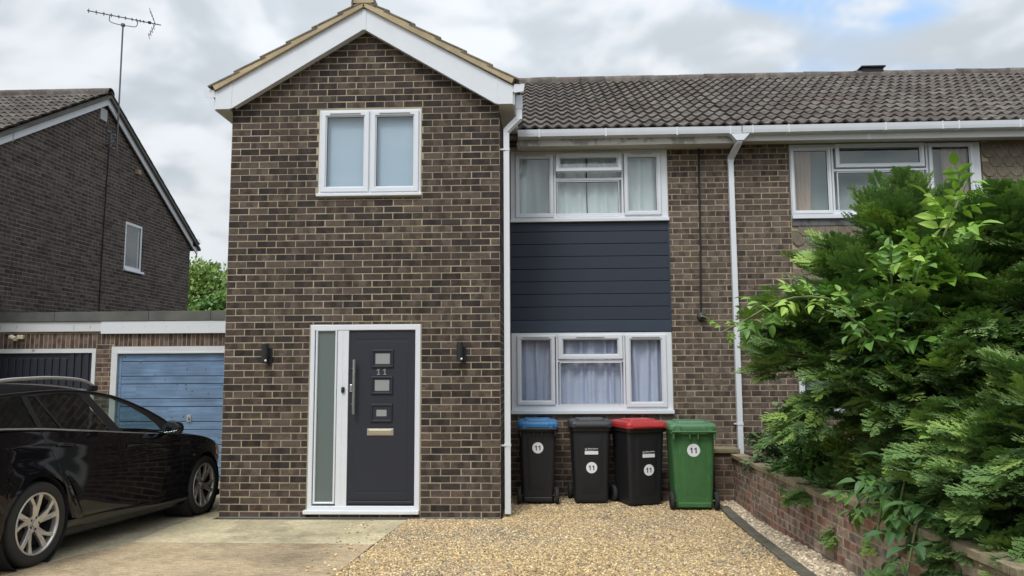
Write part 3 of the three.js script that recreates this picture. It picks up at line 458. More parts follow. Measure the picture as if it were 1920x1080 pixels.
  for (const [E, sg] of [[eL, 1], [eR, -1]]) for (let k = 0; k < 6; k++) {
    const ux = sg * Math.cos(0.515), uy = Math.sin(0.515), A = [E[0] + ux * (k * 0.345 - 0.02), E[1] + uy * (k * 0.345 - 0.02) + 0.047], B = [E[0] + ux * (k * 0.345 + 0.40), E[1] + uy * (k * 0.345 + 0.40) + 0.018];
    if (k === 5) { B[0] = ap[0]; B[1] = ap[1] + 0.02; }
    obj('verge_tile', [slopeBox(A, B, 0, 0.017, -0.135, 0.165)], M.vergeTile, roofE);
    obj('roof_tile_course', [slopeBox(A, B, 0, 0.017, -3.6, -0.138)], M.vergeTile, roofE);
  }
  for (let i = 0; i < 8; i++) obj('ridge_tile', sweep(roundProfile(0.140 + 0.003 * (i % 2)), [1.57, 5.895, 0.175 - i * 0.44], [1.57, 5.895, 0.175 - i * 0.44 - 0.437]), M.vergeTile, roofE);
  obj('ridge_end_mortar', [sweep(Array.from({ length: 15 }, (_, i) => { const a = Math.PI * i / 14; return [0.122 * Math.cos(a), 0.114 * Math.sin(a)]; }), [1.57, 5.885, 0.166], [1.57, 5.885, 0.10])], M.vergeMortar, roofE);
  // bargeboards, boxed ends, soffits, gutters of the extension
  const B = part('bargeboard', H);
  obj('board', [slab([[0.022, 4.657], [0.044, 4.668], [1.553, 5.576], [1.553, 5.838], [-0.16, 4.862], [-0.16, 4.80], [0.022, 4.80]], [], 0.098, 0.122)], M.upvc, B);
  obj('board', [slab([[3.118, 4.657], [3.118, 4.80], [3.305, 4.80], [3.305, 4.868], [1.587, 5.838], [1.587, 5.576], [3.096, 4.668]], [], 0.098, 0.122)], M.upvc, B);
  obj('box_end', [slab([[-0.157, 4.655], [0.020, 4.655], [0.020, 4.962], [-0.157, 4.862]], [], 0.10, 0.1245)], M.upvc, B);
  obj('box_end', [slab([[3.12, 4.655], [3.303, 4.655], [3.303, 4.866], [3.12, 4.97]], [], 0.10, 0.1245)], M.upvc, B);
  obj('joint_cover', [bx(1.545, 1.597, 5.575, 5.83, 0.10, 0.128, 0.003), bx(0.006, 0.036, 4.66, 4.95, 0.10, 0.127, 0.002), bx(3.104, 3.134, 4.66, 4.95, 0.10, 0.127, 0.002)], M.upvc, B);
  obj('verge_soffit', [slopeBox([0.044, 4.690], [1.57, 5.60], 0, 0.012, 0.0, 0.1), slopeBox([3.096, 4.690], [1.57, 5.60], 0, 0.012, 0.0, 0.1)], M.upvc, B);
  obj('eaves_soffit', [bx(3.14, 3.30, 4.655, 4.668, -1.3, 0.10), bx(-0.155, 0.0, 4.655, 4.668, -1.3, 0.10)], M.soffit, H);
  obj('eaves_fascia', [bx(3.300, 3.322, 4.655, 4.872, -1.05, 0.098), bx(-0.178, -0.156, 4.655, 4.872, -1.3, 0.098)], M.upvc, H);
  obj('gutter', [gutter([3.324, 4.785, 0.125], [3.324, 4.765, -0.99], -1)], M.upvc, H);
  obj('gutter_end', [slab([[3.324, 4.785], [3.426, 4.797], [3.440, 4.885], [3.324, 4.885]], [], 0.120, 0.127)], M.upvc, H);
  obj('gutter', [gutter([-0.18, 4.785, -1.5], [-0.18, 4.785, 0.125], -1), slab([[-0.18, 4.785], [-0.18, 4.885], [-0.296, 4.885], [-0.276, 4.797]], [], 0.120, 0.127)], M.upvc, H);
  // rainwater pipes
  const sq = [[-0.0325, -0.0325], [0.0325, -0.0325], [0.0325, 0.0325], [-0.0325, 0.0325]], sq2 = sq.map((p) => [p[0] * 1.16, p[1] * 1.16]);
  const d1 = obj('downpipe', [sweep(sq, [3.2175, 0.045, -0.10], [3.2175, 4.415, -0.10], [0, 0, 1]), sweep(sq, [3.2175, 4.405, -0.10], [3.372, 4.535, -0.035], [0, 0.3, 1]), sweep(sq, [3.372, 4.515, -0.035], [3.372, 4.80, -0.035], [0, 0, 1])], M.upvc, H);
  obj('pipe_collar', [sweep(sq2, [3.372, 4.64, -0.035], [3.372, 4.78, -0.035], [0, 0, 1]), sweep(sq2, [3.2175, 4.165, -0.10], [3.2175, 4.185, -0.10], [0, 0, 1]), bx(3.14, 3.2, 4.166, 4.184, -0.07, -0.055), sweep(sq2, [3.2175, 0.78, -0.10], [3.2175, 0.805, -0.10], [0, 0, 1]), bx(3.14, 3.2, 0.782, 0.802, -0.07, -0.055)], M.upvc, d1);
  obj('base_trim', [bx(0.0, 3.14, -0.03, 0.012, -0.03, 0.008), bx(0.0, 3.14, 0.012, 0.020, -0.01, 0.022), ...Array.from({ length: 105 }, (_, i) => bx(0.012 + i * 0.03, 0.026 + i * 0.03, -0.02, 0.013, 0.008, 0.018))], M.alu, H);
  // cable and small camera on the pier, black wall lamps are things of their own below
  obj('cable_conduit', [tube([[5.692, 4.50, ZM + 0.012], [5.680, 3.9, ZM + 0.014], [5.668, 3.0, ZM + 0.013], [5.652, 2.34, ZM + 0.014]], 0.013, 30, 8)], M.matt, H);
}
function wallLamp(x, y, label) {
  const g = local('wall_lamp', label, 'wall lamp', [x, y, 0.004], 0, 'wall lamps beside the front door');
  obj('back_plate', [bx(0.0, 0.058, -0.115, 0.065, 0, 0.022, 0.004), bx(-0.01, 0.03, -0.03, 0.03, 0.015, 0.05, 0.006)], M.black, g);
  obj('cylinder_body', [new THREE.LatheGeometry([[0, -0.112], [0.026, -0.112], [0.030, -0.108], [0.034, -0.108], [0.036, -0.104], [0.036, 0.106], [0.034, 0.110], [0.029, 0.108], [0, 0.104]].map((p) => new THREE.Vector2(...p)), 28).toNonIndexed().translate(-0.004, 0, 0.072)], M.black, g);
  const s = new THREE.SphereGeometry(0.013, 14, 10); s.translate(0.018, -0.080, 0.100); obj('sensor', [bx(0.004, 0.032, -0.105, -0.06, 0.06, 0.098, 0.006)], M.black, g); obj('sensor_lens', s, std(lin(.75, .75, .74), 0.3), g);
}
wallLamp(0.497, 1.825, 'black cylinder wall lamp between garage side and sidelight of the front door');
wallLamp(2.700, 1.832, 'black cylinder wall lamp on the bricks right of the front door');
{
  const g = local('security_camera', 'small round black security camera at the end of the cable on the brick pier', 'security camera', [5.655, 2.292, -1.3]);
  obj('housing', [new THREE.LatheGeometry([[0, 0], [0.055, 0], [0.058, 0.015], [0.056, 0.045], [0.044, 0.07], [0, 0.075]].map((p) => new THREE.Vector2(...p)), 24).rotateX(Math.PI / 2).toNonIndexed()], std(lin(.045, .043, .045), 0.5), g);
  const l = new THREE.SphereGeometry(0.03, 18, 12); l.translate(-0.008, -0.006, 0.062); obj('lens', l, new THREE.MeshPhysicalMaterial({ color: lin(.01, .01, .012), roughness: 0.05, clearcoat: 1 }), g);
}

/* ------------------------------------------------------------------ attached neighbour on the right */
const nb = thing('attached_house', 'attached brick house behind the conifer with peach curtains and scalloped beige tile hanging', 'house', [9.5, 0, -1.3]);
{
  const H = nb, ZM = -1.3, X0 = 6.0985, X1 = 13.2, fm = { O: [0, 0, ZM], U: [1, 0, 0], N: [0, 0, 1] };
  const cu = [6.850, 10.9, 2.05, 4.6], lo = [6.850, 9.32, 1.065, 2.12];
  const wall = coreWall('front_wall', fm, rectPts(X0, X1, -0.3, 4.64), [rectPts(6.850, 9.32, 1.065, 2.10), rectPts(6.850, 9.32, 3.545, 4.60)], 0.1, BR_MAIN, H);
  const l = layBricks({ ...fm, u0: X0, u1: X1, v0: -0.15, rows: 63, holes: [[cu[0] - 0.002, cu[1], cu[2], 5], [lo[0] - 0.002, lo[1], lo[2], lo[3]]], set: BR_MAIN, seed: 9, shift: 0.045 });
  for (const b of l) { const q = b.ctr.clone().project(camera), px = (q.x + 1) * 960; b.hidden = px > 1500; }
  placePieces(l, BR_MAIN, wall, H, 300);
  obj('back_wall', [bx(X0, X1, -0.3, 4.7, -8.3, -8.2), bx(X1 - 0.1, X1, -0.3, 4.7, -8.2, -1.41)], BR_MAIN.mortar, H);
  for (const [a, b] of [[0.35, 2.38], [2.66, 4.75]]) obj('room_lining', [bx(6.2, 9.9, a - 0.05, a, -4.4, -1.42), bx(6.2, 9.9, b, b + 0.05, -4.4, -1.42), bx(6.2, 9.9, a, b, -4.45, -4.4), bx(6.15, 6.2, a, b, -4.45, -1.42), bx(9.9, 9.95, a, b, -4.45, -1.42)], M.room, H);
  const wu = makeWindow(H, { x0: 6.862, x1: 9.296, y0: 3.60, y1: 4.535, z: ZM - 0.005, fw: [0.05, 0.11, 0.06, 0.05], bars: [[7.398, 7.424, 3.64, 4.50], [8.606, 8.63, 3.64, 4.50], [7.424, 8.606, 4.172, 4.20]], lights: [{ x0: 6.916, x1: 7.338, y0: 3.660, y1: 4.450, sash: 0.046 }, { x0: 7.506, x1: 8.526, y0: 4.272, y1: 4.480, sash: 0.055 }, { x0: 7.474, x1: 8.560, y0: 3.660, y1: 4.150 }, { x0: 8.690, x1: 9.152, y0: 3.680, y1: 4.475, sash: 0.05 }], sill: [0.004, 0.055, 0.06] });
  obj('curtain', [curtain(6.92, 7.16, 3.56, 4.5, ZM - 0.12, 12, 0.012, 31), curtain(8.88, 9.2, 3.56, 4.5, ZM - 0.12, 12, 0.012, 33)], M.peach, wu);
  obj('net_curtain', [curtain(6.9, 9.25, 3.56, 4.5, ZM - 0.22, 2.5, 0.01, 35)], M.greyNet, wu);
  const wl = makeWindow(H, { x0: 6.862, x1: 9.296, y0: 1.11, y1: 2.088, z: ZM - 0.005, fw: 0.055, bars: [[7.398, 7.424, 1.15, 2.05], [8.606, 8.63, 1.15, 2.05]], lights: [{ x0: 6.93, x1: 7.36, y0: 1.17, y1: 2.015 }, { x0: 7.46, x1: 8.57, y0: 1.17, y1: 2.015 }, { x0: 8.67, x1: 9.22, y0: 1.17, y1: 2.015 }], sill: [0.004, 0.045, 0.06] });
  obj('curtain', [curtain(6.9, 9.2, 1.05, 2.05, ZM - 0.16, 8, 0.015, 37)], M.darkNet, wl);
  obj('lead_flashing', [bx(6.858, 9.30, 3.455, 3.545, ZM - 0.01, ZM + 0.022, 0.004)], M.lead, H);
  // scalloped tile hanging, rows of six-sided tiles
  const th = part('tile_hanging', H), r = rng(44), list = [], w = 0.170, row = 0.125;
  const hexG = [0, 1, 2].map((k) => prism([[0, 0.055], [0.045, 0], [0.120, 0], [0.165, 0.055], [0.165, 0.20], [0, 0.20]], 0.012, 0.0025, 0, 1, 1));
  for (let j = 0; j < 27; j++) for (let i = 0; i < 25; i++) {
    const x = 6.852 + i * w + (j % 2 ? w / 2 : 0) - w / 2, y = 2.075 + j * row; if (x < 6.845 || x > 10.85 || y > 4.48) continue; if (x < 9.30 && y > 3.40) continue;
    const c = V3(x + 0.08, y + 0.05, ZM); list.push({ x, y, k: inView(c) ? camP.distanceTo(c) + (x > 7.6 && y < 3.3 ? 50 : 0) : 1e6, t: Math.floor(r() * 3), tilt: (r() - 0.5) * 0.02 });
  }
  list.sort((a, b) => a.k - b.k); const off = rootOff(H);
  list.forEach((b, i) => { const m = new THREE.Matrix4().makeTranslation(b.x - off.x, b.y - off.y, ZM + 0.022 - off.z).multiply(new THREE.Matrix4().makeRotationX(-0.07)).multiply(new THREE.Matrix4().makeRotationZ(b.tilt)); if (i < 300) { const q = new THREE.Mesh(hexG[b.t], M.hexCols[b.t]); q.name = 'hanging_tile'; q.applyMatrix4(m); q.castShadow = q.receiveShadow = true; th.add(q); } else { b.g = hexG[b.t].clone().applyMatrix4(m); } });
  const rest = list.slice(300).map((b) => b.g); if (rest.length) { const m = new THREE.Mesh(mergeGeometries(rest), M.hexCols[0]); m.name = 'hanging_tile_courses'; m.userData.kind = 'stuff'; m.castShadow = m.receiveShadow = true; th.add(m); }
  const S = [0, Math.sin(0.5001), -Math.cos(0.5001)], roof = part('roof', H);
  obj('roof_deck', [sweep([[0, 0], [4.28 * S[2], 4.28 * S[1]], [4.28 * S[2], 4.28 * S[1] - 0.05], [0, -0.05]].map((p) => [-p[0], p[1]]), [X1, 4.672, -0.99], [X0, 4.672, -0.99]), sweep([[0, 0], [4.0, -2.1], [4.0, -2.15], [0, -0.05]], [X1, 6.72, -4.72], [X0, 6.72, -4.72])], M.felt, roof);
  layTiles(roof, [X0, 4.680, -0.945], [1, 0, 0], S, 23, 13, 300, 22);
  for (let i = 0; i < 16; i++) { const x1 = X0 + i * 0.44; obj('ridge_tile', sweep(roundProfile(0.125 + 0.004 * (i % 2)), [x1, 6.74 + 0.004 * (i % 3), -4.73], [x1 + 0.437, 6.74, -4.73]), M.tiles[(i * 3) % 5], roof); }
  obj('ridge_mortar', [sweep([[-0.13, 0], [0.13, 0], [0.1, 0.05], [-0.1, 0.05]], [X1, 6.705, -4.73], [X0, 6.705, -4.73])], M.coping, roof);
  obj('ridge_vent', [bx(9.30, 9.66, 6.80, 6.885, -4.84, -4.62, 0.01), bx(9.27, 9.69, 6.885, 6.912, -4.87, -4.59, 0.006)], M.matt, roof);
  obj('fascia_board', [bx(6.1015, X1, 4.520, 4.665, -1.058, -1.032)], std(lin(.74, .74, .71), 0.5, { map: speckle }), H);
  obj('fascia_joint', [bx(7.765, 7.80, 4.518, 4.66, -1.034, -1.028)], M.upvc, H);
  obj('soffit_board', [bx(X0, X1, 4.548, 4.56, -1.32, -1.058)], M.soffit, H);
  const gm = obj('gutter', [gutter([6.17, 4.586, -1.030], [X1, 4.62, -1.030], 1)], M.upvc, H);
  for (const x of [6.30, 6.75, 7.95, 8.65, 8.85, 9.6]) obj('gutter_clip', [bx(x - 0.010, x + 0.010, 4.585 + (x - 6.17) * 0.0048, 4.69 + (x - 6.17) * 0.0048, -1.034, -0.910, 0.006)], M.upvc, gm);
  const sq = [[-0.0325, -0.0325], [0.0325, -0.0325], [0.0325, 0.0325], [-0.0325, 0.0325]], sq2 = sq.map((p) => [p[0] * 1.16, p[1] * 1.16]);
  const d = obj('downpipe', [sweep(sq, [6.085, 0.15, ZM + 0.05], [6.085, 4.36, ZM + 0.05], [0, 0, 1]), sweep(sq, [6.085, 4.345, ZM + 0.05], [6.135, 4.49, -0.975], [1, 0, 0]), sweep(sq, [6.135, 4.475, -0.975], [6.135, 4.60, -0.975], [0, 0, 1])], M.upvc, H);
  obj('gutter_outlet', [slab([[6.02, 4.585], [6.09, 4.50], [6.18, 4.50], [6.26, 4.585]], [], -1.028, -0.92)], M.upvc, d);
  obj('pipe_collar', [sweep(sq2, [6.085, 0.925, ZM + 0.05], [6.085, 0.95, ZM + 0.05], [0, 0, 1]), bx(6.02, 6.06, 0.93, 0.945, ZM + 0.001, ZM + 0.05), sweep(sq2, [6.085, 4.30, ZM + 0.05], [6.085, 4.345, ZM + 0.05], [0, 0, 1])], M.upvc, d);
}

/* ------------------------------------------------------------------ house on the left, gable towards us */
const lh = thing('gabled_house', 'dark brick house on the left with plain gable, white bargeboards and small white window', 'house', [-5.5, -0.2, -6.6]);
{
  const H = lh, X = -5.5, zf = -2.58, fr = { O: [X, 0, zf], U: [0, 0, -1], N: [1, 0, 0] };
  const poly = [[0, -0.3], [8.1, -0.3], [8.1, 4.98], [4.0, 7.26], [0, 5.0]], win = [5.02, 5.76, 3.86, 4.92];
  const wall = coreWall('gable_wall', fr, poly, [rectPts(...win)], 0.1, BR_LEFT, H);
  const l = layBricks({ ...fr, u0: 0, u1: 8.1, v0: -0.15, rows: 100, holes: [[win[0], win[1], win[2] - 0.03, win[3]], [1.22, 8.0, -1, 2.2]], clip: [[-0.565, 1, 5.0], [0.556, 1, 4.98 + 0.556 * 8.1]], set: BR_LEFT, seed: 12 });
  for (const b of l) b.hidden = b.ctr.y < 2.7;
  placePieces(l, BR_LEFT, wall, H, 300);
  obj('room_lining', [bx(-7.2, -7.15, 2.8, 5.1, -9.6, -6.6), bx(-7.2, -5.61, 2.75, 2.8, -9.6, -6.6), bx(-7.2, -5.61, 5.1, 5.15, -9.6, -6.6), bx(-7.2, -5.61, 2.8, 5.1, -6.65, -6.6), bx(-7.2, -5.61, 2.8, 5.1, -9.65, -9.6)], M.roomDark, H);
  const ff = { O: [0, 0, zf], U: [1, 0, 0], N: [0, 0, 1] }, fw = coreWall('front_wall', ff, rectPts(-14, -5.605, -0.3, 5.0), [], 0.1, BR_LEFT, H); placePieces(layBricks({ ...ff, u0: -14, u1: -5.5, v0: -0.15, rows: 68, set: BR_LEFT, seed: 13 }), BR_LEFT, fw, H, 0); obj('back_wall', [bx(-14, -5.605, -0.3, 5.0, -10.68, -10.58), bx(-14.1, -14, -0.3, 5.0, -10.68, -2.585)], BR_LEFT.mortar, H);
  const m4 = new THREE.Matrix4().makeBasis(V3(0, 0, -1), V3(0, 1, 0), V3(1, 0, 0)).setPosition(X, 0, zf);
  const w = makeWindow(H, { m4, x0: win[0], x1: win[1], y0: win[2], y1: win[3], z: -0.03, fw: 0.06, lights: [{ x0: win[0] + 0.072, x1: win[1] - 0.072, y0: win[2] + 0.075, y1: win[3] - 0.072 }], sill: [0.03, 0.05, 0.085] });
  // roof: ridge along x
  const roof = part('roof', H), yr = 7.40, zr = -6.58, sl = 0.525, S = [0, Math.sin(sl), -Math.cos(sl)], ze = -2.17, ye = yr - (ze - zr) * Math.tan(sl);
  const deck = (z0, y0) => sweep([[0, 0], [zr - z0, yr - y0], [zr - z0, yr - y0 - 0.06], [0, -0.06]].map((p) => [-p[0], p[1] - 0.02]), [-5.36, y0, z0], [-14, y0, z0]);
  obj('roof_deck', [deck(ze, ye), deck(-11.0, yr - (zr + 11.0) * Math.tan(sl))], M.felt, roof);
  layTiles(roof, [-5.37 - 28 * TW, ye + 0.01, ze], [1, 0, 0], S, 28, 15, 300, 23);
  for (let k = 0; k < 15; k++) { const a = k * TG, z = zr - (a) * Math.cos(sl), y = yr - a * Math.sin(sl); const q = sweep([[-0.01, 0.052], [0.40 * Math.cos(sl), 0.026 - 0.40 * Math.sin(sl) + 0.026], [0.40 * Math.cos(sl), 0.050 - 0.40 * Math.sin(sl) + 0.026], [-0.01, 0.072]], [-5.36, y - 0.02, z], [-5.655, y - 0.02, z]); obj('verge_tile', q, M.tiles[k % 4], roof); obj('roof_tile_course', sweep([[0, 0.03], [TG * Math.cos(sl), 0.03 - TG * Math.sin(sl)], [TG * Math.cos(sl), 0.05 - TG * Math.sin(sl)], [0, 0.035]], [-5.66, y, z], [-14, y, z]), M.tiles[(k + 1) % 4], roof); }
  for (let i = 0; i < 10; i++) { const x1 = -5.37 - i * 0.44; obj('ridge_tile', sweep(roundProfile(0.125), [x1, yr + 0.02, zr], [x1 - 0.437, yr + 0.02, zr]), M.tiles[(i * 2) % 5], roof); }
  const B = part('bargeboard', H), bslab = (pts) => { const g = slab(pts, [], 0.05, 0.078); g.applyMatrix4(m4); return g; };
  const ua = zf - zr, bt = 7.36, tt = Math.tan(sl);
  obj('board', bslab([[ua, bt], [ua - 4.4, bt - 4.4 * tt], [ua - 4.4, bt - 4.4 * tt - 0.185], [ua, bt - 0.185]]), M.whitePaint, B);
  obj('board', bslab([[ua, bt - 0.185], [ua + 4.36, bt - 4.36 * tt - 0.185], [ua + 4.36, bt - 4.36 * tt], [ua, bt]]), M.whitePaint, B);
  obj('board_joint', bslab([[1.26, 5.70], [1.275, 5.71], [1.275, 5.52], [1.26, 5.51]].map((p) => [p[0] - 0.02, p[1] + 0.04])), M.oldPaint, B);
  obj('box_end', [bx(X + 0.0, X + 0.078, 4.84, 5.06, -10.93, -10.66)], M.whitePaint, B);
  obj('gutter', [gutter([-14, 4.97, -10.99], [-5.40, 4.97, -10.99], -1)], M.upvc, H);
  obj('verge_undercloak', bslab([[ua, bt + 0.03], [ua - 4.4, bt - 4.4 * tt + 0.03], [ua - 4.4, bt - 4.4 * tt], [ua, bt]]), M.coping, roof);
  obj('gable_vent', [bx(X + 0.0, X + 0.02, 6.83, 7.08, -6.66, -6.42)], std(lin(.42, .42, .40), 0.8), H);
  obj('wall_box', [bx(X + 0.0, X + 0.09, 6.03, 6.14, -7.98, -7.86, 0.01)], M.coping, H);
  obj('cable', [tube([[X + 0.012, 6.3, -6.80], [X + 0.012, 5.0, -6.76], [X + 0.012, 3.8, -6.74], [X + 0.012, 2.4, -6.74]], 0.012, 30, 6)], M.matt, H);
}
{ // television aerial on its pole
  const g = local('television_aerial', 'tall television aerial on a pole fixed to the gable of the left house', 'aerial', [-5.36, 6.25, -6.86]);
  const steel = std(lin(.13, .13, .13), 0.55, { metalness: 0.4 }); const top = 2.80;
  obj('pole', [rod([0, -0.05, 0], [0.0, top, 0], 0.017, 12)], steel, g);
  obj('wall_bracket', [rod([-0.14, 0.12, -0.02], [0, 0.12, 0], 0.012), rod([-0.14, 0.42, -0.02], [0, 0.42, 0], 0.012), bx(-0.142, -0.128, 0.09, 0.15, -0.16, 0.16), bx(-0.142, -0.128, 0.39, 0.45, -0.16, 0.16), bx(-0.142, -0.128, 0.15, 0.39, -0.03, 0.03), tube([[-0.13, 0.10, 0.12], [-0.06, 0.13, 0.16], [-0.02, 0.2, 0.12], [-0.06, 0.24, 0.08]], 0.02, 20, 8)], steel, g);
  const A = (t, y = 0, l = 0) => [-0.62 + t * 1.30, top + 0.20 - t * 0.075 + y, 0.30 - t * 0.60 + l];      // boom runs to the right and away
  obj('boom', [rod(A(0), A(1.0), 0.011, 8)], steel, g);
  obj('cradle', [tube([A(0.30, -0.01), A(0.30, -0.13), A(0.36, -0.165), A(0.56, -0.165), A(0.66, -0.14), A(0.68, -0.01)].map((p) => p), 0.009, 30, 6), bx(-0.035, 0.035, top - 0.03, top + 0.035, -0.03, 0.03, 0.01)], steel, g);
  for (let i = 0; i < 10; i++) { const t = [0.02, 0.12, 0.22, 0.32, 0.42, 0.51, 0.60, 0.66, 0.71, 0.76][i], c = A(t), h = 0.155 - i * 0.006; obj('director', [rod([c[0] - 0.42 * h, c[1] + 0.62 * h, c[2] - 0.66 * h], [c[0] + 0.42 * h, c[1] - 0.62 * h, c[2] + 0.66 * h], 0.009, 5)], steel, g); obj('insulator', [bx(c[0] - 0.016, c[0] + 0.016, c[1] - 0.012, c[1] + 0.014, c[2] - 0.015, c[2] + 0.015)], M.matt, g); }
  obj('dipole_box', [bx(A(0.84)[0] - 0.03, A(0.84)[0] + 0.03, A(0.84)[1] - 0.02, A(0.84)[1] + 0.03, A(0.84)[2] - 0.025, A(0.84)[2] + 0.025, 0.008)], M.matt, g);
  for (const s of [1, -1]) { const e = A(0.92), f = [e[0] - 0.11, e[1] + s * 0.29, e[2] + 0.04]; const rf = obj('reflector_arm', [rod(e, f, 0.008, 6)], steel, g); const bars = []; for (let k = 1; k <= 4; k++) { const c = e.map((v, q) => mix(v, f[q], k / 4)); bars.push(rod([c[0] - 0.07, c[1] + 0.11, c[2] - 0.1], [c[0] + 0.07, c[1] - 0.11, c[2] + 0.1], 0.008, 5)); } obj('reflector_bars', bars, steel, rf); }
}

/* ------------------------------------------------------------------ pair of garages */
const gar = thing('garage', 'flat roofed brick garage pair with one black and one blue door', 'garage', [-2.8, -0.15, -3.8]);
{
  const H = gar, Z = -3.8, fr = { O: [0, 0, Z], U: [1, 0, 0], N: [0, 0, 1] }, x0 = -5.49, x1 = -0.02;
  const o1 = [-5.49, -3.752, -0.3, 2.008], o2 = [-3.492, -1.15, -0.3, 2.034];
  const wall = coreWall('front_wall', fr, [[x0, 2.008], [-3.752, 2.008], [-3.752, -0.3], [-3.492, -0.3], [-3.492, 2.034], [-1.15, 2.034], [-1.15, -0.3], [x1, -0.3], [x1, 2.44], [x0, 2.44]], [], 0.1, BR_GAR, H);
  const l = layBricks({ ...fr, u0: -3.752, u1: x1, v0: -0.255, rows: 31, holes: [[-3.492, -1.15, -1, 2.06]], set: BR_GAR, seed: 14 });
  const r = rng(77), L2 = []; for (let x = x0 + 0.005; x < x1 - 0.06; x += 0.0755) { const lowp = x < -3.76 ? 2.012 : x < -3.5 ? 2.075 : 2.040; const q = { loc: rectPts(0, 0.0655, 0, 0.215 + 2.040 - lowp), ux: x, vy: lowp, cell: Math.floor(r() * 48), ti: Math.floor(r() * 5), proud: (r() - 0.4) * 0.003, full: false, vert: true, W: 0.0655, HH: 0.215, ctr: V3(x, 2.14, Z), O: V3(0, 0, Z), U: V3(1, 0, 0), N: V3(0, 0, 1), V: V3(0, 1, 0), H: 0.215 }; L2.push(q); }
  placePieces([...l.filter((b) => b.ctr.y < 2.04), ...L2], BR_GAR, wall, H, 300);
  obj('felt_edge', [bx(x0, -4.45, 2.452, 2.606, Z - 0.05, Z + 0.075, 0.006), bx(-4.445, -2.86, 2.453, 2.610, Z - 0.05, Z + 0.076, 0.006), bx(-2.855, -1.82, 2.454, 2.613, Z - 0.05, Z + 0.075, 0.006), bx(-1.815, x1, 2.455, 2.615, Z - 0.05, Z + 0.077, 0.006)], M.felt, H);
  obj('flat_roof', [bx(x0, x1, 2.44, 2.56, -9.2, Z - 0.04), bx(x0, -5.40, -0.3, 2.44, -9.2, Z - 0.11), bx(-0.12, x1, -0.3, 2.44, -9.2, Z - 0.11), bx(x0, x1, -0.3, 2.44, -9.3, -9.2)], M.felt, H);
  obj('fascia_board', [bx(x0, -3.662, 2.286, 2.451, Z + 0.0, Z + 0.045, 0.004)], M.oldPaint, H);
  const fb = obj('fascia_board', [bx(-3.66, x1, 2.246, 2.452, Z + 0.0, Z + 0.062, 0.003)], M.whitePaint, H);
  obj('screw', Array.from({ length: 9 }, (_, i) => rod([-3.28 + i * 0.36, 2.36, Z + 0.06], [-3.28 + i * 0.36, 2.36, Z + 0.065], 0.007, 8)), M.alu, fb);
  // black door
  const d1 = part('black_garage_door', H); d1.userData.label = 'black ribbed garage door';
  obj('door_frame', [bx(x0, -3.752, 1.934, 2.004, Z - 0.07, Z + 0.012, 0.003), bx(-3.816, -3.753, -0.15, 1.934, Z - 0.07, Z + 0.012, 0.003)], M.oldPaint, d1);
  obj('door_panel', [bx(x0, -3.817, -0.14, 1.934, Z - 0.06, Z - 0.035)], M.garageDark, d1);
  for (let i = 0; i < 13; i++) { const x = -3.88 - i * 0.125; obj('rib', [bx(x - 0.085, x, -0.12, i < 3 ? 1.93 : 1.85, Z - 0.05, Z - 0.012, 0.012)], M.garageDark, d1); }
  // blue door
  const d2 = part('blue_garage_door', H); d2.userData.label = 'weathered blue boarded garage door';
  obj('door_frame', [bx(-3.490, -1.15, 1.924, 2.032, Z - 0.07, Z + 0.012, 0.003), bx(-3.490, -3.388, -0.15, 1.924, Z - 0.07, Z + 0.012, 0.003), bx(-3.386, -1.152, 1.918, 1.945, Z - 0.07, Z + 0.024, 0.003)], M.oldPaint, d2);
  obj('door_panel', [bx(-3.385, -1.152, -0.14, 1.917, Z - 0.09, Z - 0.065)], M.garageBlue, d2);
  let y = 1.910, k = 0; while (y > -0.05) { const h = k % 2 ? 0.242 : 0.128; obj('board', [bx(-3.325, -1.155, Math.max(-0.13, y - h + 0.012), y, Z - 0.07, Z - 0.030, 0.005)], M.garageBlue, d2); y -= h; k++; }
  obj('stile', [bx(-3.386, -3.330, -0.13, 1.912, Z - 0.07, Z - 0.034, 0.004)], M.garageBlue, d2);
  obj('lock_handle', [bx(-2.20, -2.125, 0.80, 0.92, Z - 0.032, Z - 0.020, 0.004), rod([-2.163, 0.86, Z - 0.03], [-2.163, 0.86, Z + 0.02], 0.014, 12), bx(-2.175, -2.150, 0.83, 0.89, Z + 0.012, Z + 0.028, 0.004)], M.alu, d2);
}
{
  const g = local('floodlight', 'small cream security light fixed above the black garage door', 'security light', [-5.06, 2.20, -3.795]); const cr = std(lin(.62, .56, .42), 0.5);
  obj('bracket', [bx(-0.02, 0.09, -0.035, 0.035, 0.0, 0.06, 0.012)], cr, g); const h = cyl(0.035, 0.042, 0.14, 18); h.rotateZ(1.35); h.rotateY(-0.5); h.translate(-0.05, -0.015, 0.09); obj('lamp_head', h.toNonIndexed(), cr, g);
}

/* ------------------------------------------------------------------ black estate car */
M.carPaint = new THREE.MeshPhysicalMaterial({ color: lin(.004, .004, .006), roughness: 0.6, metalness: 0.0, clearcoat: 0.75, clearcoatRoughness: 0.06, specularIntensity: 0.0 });
M.trim = std(lin(.012, .012, .013), 0.35);
M.plastic = std(lin(.022, .022, .023), 0.65, { bumpMap: grain, bumpScale: 0.0006 });
const tyreBump = tex(256, 256, (u, v, i, j) => 128 + 60 * (fbm(u * 30, v * 30, 3, 30) - 0.5), false);
M.rubber = std(lin(.022, .022, .022), 0.82, { bumpMap: tyreBump, bumpScale: 0.001 });
M.alloy = std(lin(.72, .70, .67), 0.36, { metalness: 0.85, map: speckle });
M.darkMetal = std(lin(.05, .05, .05), 0.5, { metalness: 0.6 });
M.chrome = std(lin(.55, .55, .56), 0.2, { metalness: 1 });
M.carGlass = new THREE.MeshPhysicalMaterial({ color: lin(.72, .80, .78), roughness: 0, transmission: 1, thickness: 0, ior: 1.5 });
